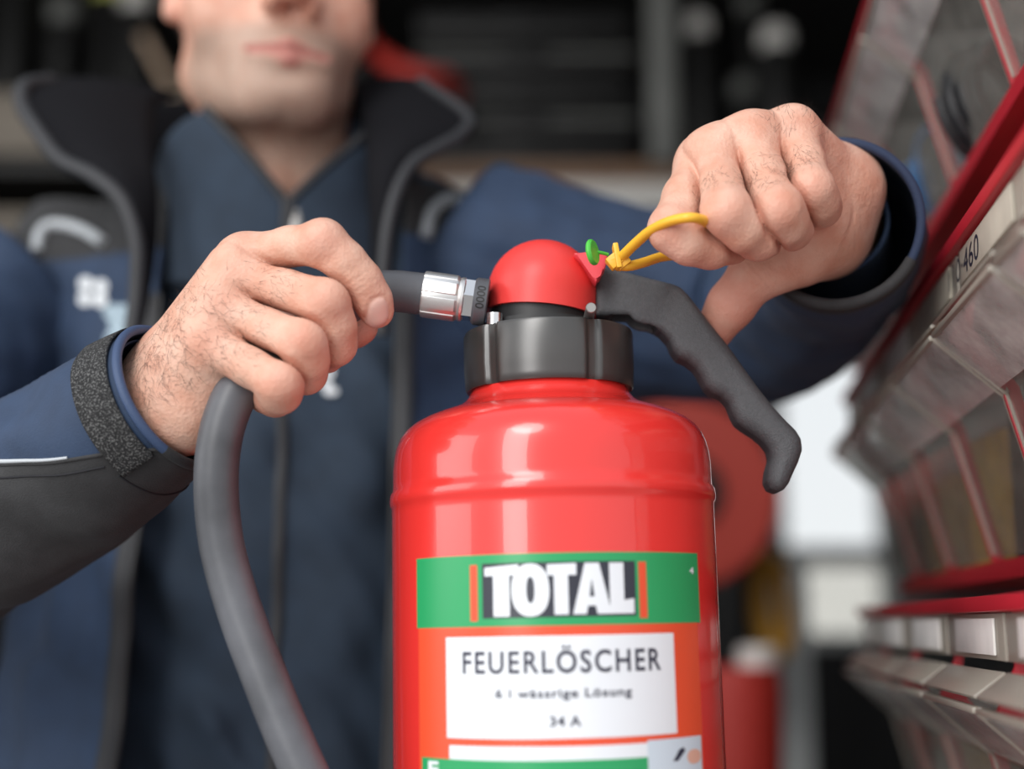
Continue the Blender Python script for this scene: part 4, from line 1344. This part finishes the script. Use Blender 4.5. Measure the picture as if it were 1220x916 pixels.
# rows: (base height, divider spacing, phase, words)
ROWS = [(.286, .17, .716, 'top', 1.50), (.036, .14, .695, 'middle', 1.19), (-.147, .14, .640, 'bottom', 1.15)]
box('back_panel', R(.325, .845, -.47), (.02, .69, 1.40), M['red_rack'], rack, X=RN, Y=RU)
box('back_panel', R(.325, 1.0, .36), (.02, 1.0, .24), M['red_rack'], rack, X=RN, Y=RU)
def rprism(name, poly, s0, s1, m, parent, bev=.0008):
    return prism(name, poly, CAM, RN, EZ, RU, s0, s1, m, parent, bev=bev)
BINS = []
for ri, (b, ds, ph, word, S1) in enumerate(ROWS):
    # tray: floor with a raised front lip, and the header strip over the bins
    rprism('tray', [(.1785, b - .011), (.32, b - .011), (.32, b - .004), (.195, b - .004), (.191, b), (.1785, b)], S0, S1, M['red_rack'], rack)
    rprism('header', [(.137, b + .1525), (.165, b + .1525), (.165, b + .160), (.137, b + .160)], S0, S1, M['red_rack'], rack)
    s = ph
    while s - ds > S0 + .05: s -= ds
    edges = []
    while s < S1 - .05:
        edges.append(s); s += ds
    for e in edges:
        if e > S0 + .01: rprism('divider', [(.1795, b), (.1600, b + .077), (.1610, b + .0800), (.1345, b + .1065), (.145, b + .128), (.145, b + .153), (.153, b + .153), (.146, b + .112), (.1675, b + .082), (.1868, b)], e - .0016, e + .0016, M['red_rack'], rack, bev=.0004)
    if S1 - edges[-1] > .01: edges.append(S1)
    full = [S0] + [e for e in edges if e > S0 + .05]
    rprism('divider', [(.1795, b), (.1600, b + .077), (.1610, b + .0800), (.1345, b + .1065), (.145, b + .128), (.145, b + .153), (.153, b + .153), (.146, b + .112), (.1675, b + .082), (.1868, b)], S0 - .0016, S0 + .0016, M['red_rack'], rack, bev=.0004)
    for k, (s0, s1) in enumerate(zip(full[:-1], full[1:])):
        BINS.append((ri, k, s0 + .003, s1 - .003, b, word))
ORD = ['nearest', 'second nearest', 'third nearest', 'fourth nearest', 'fifth nearest', 'sixth nearest', 'seventh nearest']
def sheet(bm, pl, s0, s1, t=.0016):
    """polyline (l, h) swept along the rack as a thin clear sheet"""
    n = len(pl)
    off = []
    for i in range(n):
        a = np.array(pl[max(i - 1, 0)]); c = np.array(pl[min(i + 1, n - 1)])
        d = c - a; d /= np.linalg.norm(d)
        off.append((pl[i][0] + d[1] * t, pl[i][1] - d[0] * t))
    loop = list(pl) + off[::-1]
    a = [bm.verts.new(R(l, s0, h)) for l, h in loop]
    c = [bm.verts.new(R(l, s1, h)) for l, h in loop]
    m = len(loop)
    for i in range(m):
        bm.faces.new((a[i], c[i], c[(i + 1) % m], a[(i + 1) % m]))
    for i in range(n - 1):
        bm.faces.new((a[i], a[i + 1], a[m - 2 - i], a[m - 1 - i])); bm.faces.new((c[m - 1 - i], c[m - 2 - i], c[i + 1], c[i]))
CONTENT = {(0, 0): 'black coiled cable', (0, 1): 'black coiled cable', (0, 2): 'a blue cable loop', (1, 0): 'black coiled cable', (1, 1): 'dark sleeved cables', (1, 2): 'yellow cartons', (1, 3): 'amber cartons',
           (2, 0): 'amber cartons', (2, 1): 'olive pouches', (2, 2): 'brown cartons'}
for (ri, k, s0, s1, b, word) in BINS:
    o = empty('storage_bin', R(.18, (s0 + s1) / 2, b), f'clear tip-out bin, {ORD[k]} one in the {word} row of the red rack', 'bin', f'clear bins in the {word} row')
    bm = bmesh.new()
    prof_ = [(.182, b + .002), (.1805, b + .006), (.1625, b + .073), (.1605, b + .077), (.157, b + .0805), (.131, b + .1035), (.128, b + .107), (.1285, b + .110)]
    sheet(bm, prof_[:5], s0, s1)
    from_bm('front_panel', bm, M['clear_front'], o, sharp=50)
    bm = bmesh.new()
    sheet(bm, prof_[4:], s0, s1)
    from_bm('top_panel', bm, M['clear_top'], o, sharp=50)
    for sd in (s0 + .0004, s1 - .0004):
        rprism('side_panel', [(.30, b + .002), (.184, b + .002), (.1630, b + .077), (.130, b + .1065), (.30, b + .110)], sd - .0006, sd + .0006, M['clear_side'], o, bev=0)
        # thick moulded edge of the clear side
        tube('edge_bead', [R(.128, sd, b + .107), R(.1590, sd, b + .079), R(.1615, sd, b + .075), R(.180, sd, b + .004)], .0009, M['rim_clear'], o, n=14, seg=6)
    bm = bmesh.new()
    box_bm(bm, R(.128, (s0 + s1) / 2, b + .1085), RN, RU, EZ, (.005, s1 - s0, .0030), .0008)
    box_bm(bm, R(.134, (s0 + s1) / 2, b + .1195), RN * .8 + EZ * .6, RU, EZ * .8 - RN * .6, (.018, s1 - s0, .0018), .0004)
    from_bm('rim', bm, M['rim_clear'], o)
    w = s1 - s0
    TL = np.array([.0, 0, 1.0])
    if ri == 1 and s0 < .72:
        sa, sb, mm = s0 + w * .10, s0 + w * .93, M['card_old']
    else:
        sa, sb, mm = s0 + w * .12, s0 + w * .80, M['card']
    box('label_card', R(.1405, (sa + sb) / 2, b + .141), (.0012, sb - sa, .0170), mm, o, X=RN, Y=RU, bev=.0002)
    box('card_holder', R(.1422, (s0 + s1) / 2, b + .141), (.0016, w, .0215), M['rim_clear'], o, X=RN, Y=RU, bev=.0002)
    if ri == 1 and s0 < .72 and s1 > .68:
        pass
    if ri == 1 and abs(s0 - .555 - .003) < .02:
        bm = text_bm('110·460', .0, 1.05)
        fit_flat(bm, -.044, .030, -.0055, .0065)
        for v in bm.verts:
            v.co = Vector(R(.1397, .668 - v.co.x - .15 * v.co.y, b + .1405 + v.co.y))
        from_bm('lettering', bm, M['lab_ink'], o, smooth=False)

def coil(name, c, rad, turns, wire, m, label, axis=RN, squash=1.0, seedn=0):
    r2 = np.random.default_rng(seedn)
    Zx = axis / np.linalg.norm(axis); Xx = np.cross(Zx, EZ); Xx /= np.linalg.norm(Xx); Yx = np.cross(Zx, Xx)
    pts = []
    N = int(turns * 20)
    for i in range(N):
        a = 2 * PI * i / 20
        rr = rad * (1 - .10 * (i % 60) / 60) + .002 * math.sin(a * .37 + seedn)
        pts.append(c + Xx * rr * math.cos(a) + Yx * rr * squash * math.sin(a) + Zx * ((i / N - .5) * wire * turns * .75 + .001 * math.sin(a * 1.3)))
    o = tube(name, pts, wire, m, None, raw_path=True, seg=8, loc=c)
    return tag(o, label, 'cable')
M['cable_black'] = mat('black_cable', (.02, .02, .022), .5, var=.3, noise=300)
M['cable_blue'] = mat('blue_cable', (.05, .17, .38), .45)
M['carton_yellow'] = mat('yellow_carton', (.55, .33, .06), .65, var=.2, noise=40)
M['carton_amber'] = mat('amber_carton', (.42, .24, .07), .65, var=.2, noise=40)
M['carton_brown'] = mat('brown_carton', (.22, .13, .08), .7, var=.2, noise=40)
M['pouch_olive'] = mat('olive_pouch', (.22, .18, .07), .6, var=.25, noise=60)
M['pouch_dark'] = mat('dark_grey_pouch', (.05, .05, .045), .6, var=.4, noise=60)
M['paper_white'] = mat('white_paper', (.65, .63, .60), .7)
bl = {(ri, k): (s0, s1, b) for (ri, k, s0, s1, b, w) in BINS}
coil('cable_coil', R(.200, .838, .325), .036, 8, .0042, M['cable_black'], 'thick black cable coil in the top bin at the right edge', RN * .62 + EZ * .05 - RU * .78, seedn=1)
coil('cable_coil', R(.192, .985, .329), .035, 2, .0019, M['cable_blue'], 'single blue cable loop behind the clear top bin beside the cuff', RN * .72 - RU * .69, 1.05, seedn=2)
coil('cable_coil', R(.232, .985, .326), .032, 6, .004, M['cable_black'], 'black cable coil behind the blue loop', RN * .8 - RU * .6, seedn=3)
coil('cable_coil', R(.178, .648, .112), .036, 6, .0036, M['cable_black'], 'black cable coil in the middle row bin at the right edge', RN, seedn=4)
coil('cable_coil', R(.215, 1.140, .325), .034, 6, .004, M['cable_black'], 'dim black cable coil far along the top row', RN, seedn=6)
def carton(s, l, b, size, m, label, cat='carton', rot=0.0):
    c = R(l, s, b + size[2] / 2)
    X = RN * math.cos(rot) + RU * math.sin(rot); Y = RU * math.cos(rot) - RN * math.sin(rot)
    bm = bmesh.new(); box_bm(bm, c, X, Y, EZ, size, .002)
    o = from_bm('carton' if cat == 'carton' else 'pouch', bm, m, None, loc=R(l, s, b))
    return tag(o, label, cat)
b2 = ROWS[1][0] - .004; b3 = ROWS[2][0] - .004
carton(.765, .211, b2, (.045, .100, .088), M['pouch_dark'], 'dark grey pouch filling the second middle row bin', 'pouch')
carton(.880, .210, b2, (.045, .060, .086), M['carton_yellow'], 'bright yellow carton standing in the third middle row bin', rot=.1)
carton(.942, .212, b2, (.045, .050, .064), M['carton_amber'], 'shorter amber carton beside the bright yellow one', rot=-.1)
carton(1.045, .211, b2, (.045, .110, .074), M['carton_amber'], 'wide amber carton in the fourth middle row bin')
carton(1.152, .211, b2, (.045, .060, .078), M['carton_brown'], 'brown carton in the farthest middle row bin')
carton(.570, .212, b3, (.045, .110, .086), M['carton_amber'], 'amber carton in the near bottom row bin')
carton(.710, .212, b3, (.045, .110, .080), M['pouch_olive'], 'olive pouch in the bottom row bin next to the amber carton', 'pouch')
carton(.850, .212, b3, (.045, .110, .080), M['carton_brown'], 'brown carton in the third bottom row bin')
carton(.985, .212, b3, (.045, .100, .075), M['carton_amber'], 'amber carton in the fourth bottom row bin')
carton(1.105, .212, b3, (.045, .060, .075), M['paper_white'], 'pale carton in the far bottom row bin')

# ================================================================== BACKGROUND OF THE WORKSHOP BAY
M['dim_grey'] = mat('weathered_grey_steel', (.17, .175, .165), .55, var=.2, noise=8)
M['silver'] = mat('silver_paint', (.42, .44, .44), .45)
M['bg_red'] = mat('red_hose_rubber', (.50, .035, .025), .5)
M['bg_orange'] = mat('orange_red_drum', (.42, .045, .030), .5)
M['bg_yellow'] = mat('mustard_webbing', (.60, .30, .03), .55)
M['tan'] = mat('tan_plastic', (.70, .52, .38), .6)
M['bg_grey'] = mat('light_grey_plastic', (.78, .76, .72), .5)
M['lime'] = mat('lime_plastic', (.70, .72, .20), .5)

def pbox(name, x0, y0, x1, y1, Y, depth, m, parent=None, bev=.004, loc=None):
    a, b = PY(x0, (y0 + y1) / 2, Y), PY(x1, (y0 + y1) / 2, Y)
    z1, z0 = zat(y0, Y), zat(y1, Y)
    return box(name, ((a[0] + b[0]) / 2, Y + depth / 2, (z0 + z1) / 2), (abs(b[0] - a[0]), depth, z1 - z0), m, parent, bev=bev, loc=loc)

# --- left shelf: uprights, beam, boards
lz = zat(185, 2.3)
shl = empty('wall_shelf', (-1.25, 2.5, 0), 'grey shelf with a pale front beam behind the man at the left edge', 'shelf')
pbox('front_beam', -330, 108, 330, 182, 2.30, .05, M['beige_board'], shl)
box('board', (-.95, 2.62, zat(190, 2.3)), (1.5, .60, .03), M['black_steel'], shl)
pbox('lower_board', -330, 250, 330, 275, 2.30, .60, M['beige_board'], shl)
for x_ in (-1.66, -.30):
    for y_ in (2.36, 2.88):
        box('upright', (x_, y_, 1.2), (.05, .05, 2.4), M['black_steel'], shl)
shtop = zat(190, 2.3) + .015
# fittings hanging or standing on the left shelf
def canister(name, px_, py_, Y, r, h, m, label, cat='canister', stand=None, parent=None, capm=None):
    c = PY(px_, py_, Y)
    z0 = stand if stand is not None else c[2] - h / 2
    hh = (c[2] + h / 2 - z0) if stand is not None else h
    o = empty(name, (c[0], c[1], z0), label, cat)
    lathe('body', [(0, z0), (r * .95, z0), (r, z0 + .005), (r, z0 + hh - .065), (r * .92, z0 + hh - .056), (r * .8, z0 + hh - .050), (0, z0 + hh - .050)], (c[0], c[1], 0), M['black_steel'] if capm else m, o, seg=32)
    lathe('cap', [(0, z0 + hh - .0505), (r * .85, z0 + hh - .0505), (r * .85, z0 + hh - .012), (r * .6, z0 + hh), (0, z0 + hh)], (c[0], c[1], 0), capm or m, o, seg=24)
    return o
canister('spray_bottle', 20, -10, 2.55, .04, .12, M['tan'], 'dark bottle with a tan cap at the top left corner', 'bottle', shtop, capm=M['tan'])
canister('spray_bottle', 76, 30, 2.50, .035, .10, M['dim_grey'], 'dark bottle with a grey cap beside the tan-capped one', 'bottle', shtop, capm=M['dim_grey'])
canister('spray_bottle', 128, 0, 2.60, .04, .10, M['lime'], 'dark bottle with a lime cap between the grey-capped bottles', 'bottle', shtop, capm=M['lime'])
canister('spray_bottle', 162, 14, 2.50, .035, .10, M['bg_grey'], 'dark bottle with a light grey cap beside the ear', 'bottle', shtop, capm=M['bg_grey'])
sl = empty('wooden_lath', PY(205, 105, 2.28), 'short tan wooden lath leaning on the shelf beside the neck', 'lath')
tube('lath', [PY(172, 45, 2.28), PY(206, 108, 2.26), PY(222, 138, 2.24)], .016, M['tan'], sl, n=12, seg=8, flat=.5)

# --- right shelf behind the raised arm
shr = empty('storage_shelf', (.35, 2.9, 0), 'dark steel shelf with a beige board behind the raised arm', 'shelf')
pbox('board', 470, 193, 1000, 216, 2.60, .55, M['carton_brown'] if 'carton_brown' in M else M['beige_board'], shr)
pbox('front_beam', 470, 217, 1000, 247, 2.585, .03, M['bg_grey'], shr)
pbox('upright', 772, -260, 803, 192, 2.56, .045, M['dim_grey'], shr)
bz = zat(193, 2.60)
for x_ in (-.20, .47):
    box('leg', (x_, 2.98, zat(247, 2.6) / 2), (.05, .05, zat(247, 2.6)), M['black_steel'], shr)
# stack of black cases
z = bz
for k, (x0, x1, hh, nm) in enumerate(((-.20, .245, .070, 'lowest'), (-.20, .250, .080, 'second lowest'), (-.21, .235, .075, 'middle'), (-.20, .250, .080, 'second highest'), (-.20, .24, .075, 'highest'))):
    cs = empty('tool_case', ((x0 + x1) / 2, 2.80, z), f'flat black tool case, {nm} of the stack on the shelf', 'case', 'stacked black tool cases')
    box('shell', ((x0 + x1) / 2, 2.80, z + hh * .5), (x1 - x0, .34, hh - .012), M['black_steel'], cs, bev=.008)
    box('seam_band', ((x0 + x1) / 2, 2.80, z + hh * .5), (x1 - x0 + .006, .346, .010), M['dim_grey'] if k in (1, 3) else M['black_matte'], cs)
    box('handle', ((x0 + x1) / 2, 2.622, z + hh * .5), (.10, .012, .02), M['black_matte'], cs)
    z += hh - .006
canister('spray_can', 832, 50, 2.66, .030, .12, M['bg_grey'], 'spray can with a pale cap just right of the grey upright', 'can', bz, capm=M['bg_grey'])
canister('spray_can', 885, 120, 2.75, .030, .10, M['dim_grey'], 'low spray can with a grey cap behind the fist', 'can', bz, capm=M['dim_grey'])
canister('spray_can', 925, 70, 2.70, .040, .14, M['bg_grey'], 'wide spray can with a pale cap, right of the others', 'can', bz, capm=M['bg_grey'])
canister('spray_can', 893, 18, 2.80, .030, .10, M['tan'], 'tall spray can with a tan cap behind the pale-capped ones', 'can', bz, capm=M['dim_grey'])
# red hose hanging over a wall hook behind the collar
hk = empty('hose_loop', PY(490, 80, 2.30), 'red rubber hose loop hanging behind the man\'s shoulder', 'hose')
tube('hose', [PY(425, 20, 2.45), PY(440, 55, 2.40), PY(470, 78, 2.36), (PY(505, 90, 2.35)), PY(535, 96, 2.40), PY(546, 112, 2.50), PY(530, 125, 2.56), PY(490, 122, 2.58), PY(440, 110, 2.58)], .018, M['bg_red'], hk, n=50, seg=16)
tube('hook', [PY(425, 20, 2.45), PY(424, 10, 2.6), PY(424, 0, 3.405)], .012, M['black_steel'], hk, n=10, seg=8)

# --- hose drum, strap, post and canister seen past the lever
c = PY(812, 590, 1.95)
dr = empty('hose_drum', (c[0], 1.95, c[2] - .155), 'orange red hose drum on a stand behind the extinguisher', 'drum')
lathe('flange', [(.055, -.05), (.128, -.05), (.134, -.046), (.134, -.040), (.128, -.036), (.055, -.036)], c, M['bg_orange'], dr, seg=64, basis=(EX, EZ, EY))
lathe('hose_winding', [(.05, -.036)] + [(.115 + .006 * abs(math.sin(i * PI / 4)), -.036 + i * .086 / 24) for i in range(25)] + [(.05, .05)], c, M['bg_red'], dr, seg=48, basis=(EX, EZ, EY), sharp=60)
lathe('hub', [(0, -.058), (.05, -.058), (.056, -.05), (.056, .07), (0, .07)], c, M['black_steel'], dr, seg=40, basis=(EX, EZ, EY))
box('stand', (c[0], 1.985, (c[2] - .02) / 2), (.06, .05, c[2] - .02), M['black_steel'], dr)
box('stand_foot', (c[0] - .05, 2.02, .02), (.30, .22, .04), M['black_steel'], dr)
po = empty('door_post', PY(965, 800, 2.2) * A(1, 1, 0), 'slim silver post standing below the bright window', 'post')
pbox('post', 940, 655, 992, 2200, 2.20, .05, M['silver'], po, bev=.006)
box('base_plate', tuple(PY(966, 800, 2.2) * A(1, 1, 0) + A(0, .025, .01)), (.16, .16, .02), M['black_steel'], po)
yl = empty('sling', PY(918, 722, 2.05), 'mustard yellow webbing sling hanging beside the silver post', 'sling')
tube('webbing', [PY(910, 660, 2.06), PY(905, 690, 2.05), PY(907, 735, 2.05), PY(920, 775, 2.05), PY(934, 772, 2.06), PY(936, 735, 2.07), PY(930, 690, 2.07), PY(922, 662, 2.07)], .019, M['bg_yellow'], yl, n=50, seg=12, flat=.7)
tube('hanger', [PY(915, 662, 2.065), PY(914, 640, 2.09), PY(940, 668, 2.19), PY(950, 672, 2.21)], .006, M['black_steel'], yl, n=14, seg=8)
c = PY(884, 840, 1.75)
rb = empty('fuel_can', (c[0], 1.75, zat(905, 1.75) - .05), 'red canister with a pale grey lid standing behind the extinguisher', 'canister')
zb = zat(905, 1.75) - .05; zt = zat(775, 1.75)
lathe('body', [(0, zb), (.045, zb), (.048, zb + .005), (.052, zt - .05), (.048, zt - .02), (0, zt - .02)], (c[0], 1.75, 0), M['bg_red'], rb, seg=40)
lathe('lid', [(0, zt - .021), (.026, zt - .021), (.026, zt + .002), (.02, zt + .006), (0, zt + .006)], (c[0] + .022, 1.75, 0), M['bg_grey'], rb, seg=24)
cr = empty('drawer_cabinet', (c[0] + .02, 1.86, 0), 'black steel drawer cabinet below the red canister', 'cabinet')
box('carcass', (c[0] + .02, 1.785, zb / 2), (.20, .17, zb - .002), M['black_steel'], cr)
for k in range(3):
    dd = box('drawer', (c[0] + .02, 1.694, zb - .12 - k * .24), (.18, .014, .22), M['dim_grey'], cr)
    box('drawer_handle', (c[0] + .02, 1.682, zb - .06 - k * .24), (.09, .012, .012), M['silver'], dd)
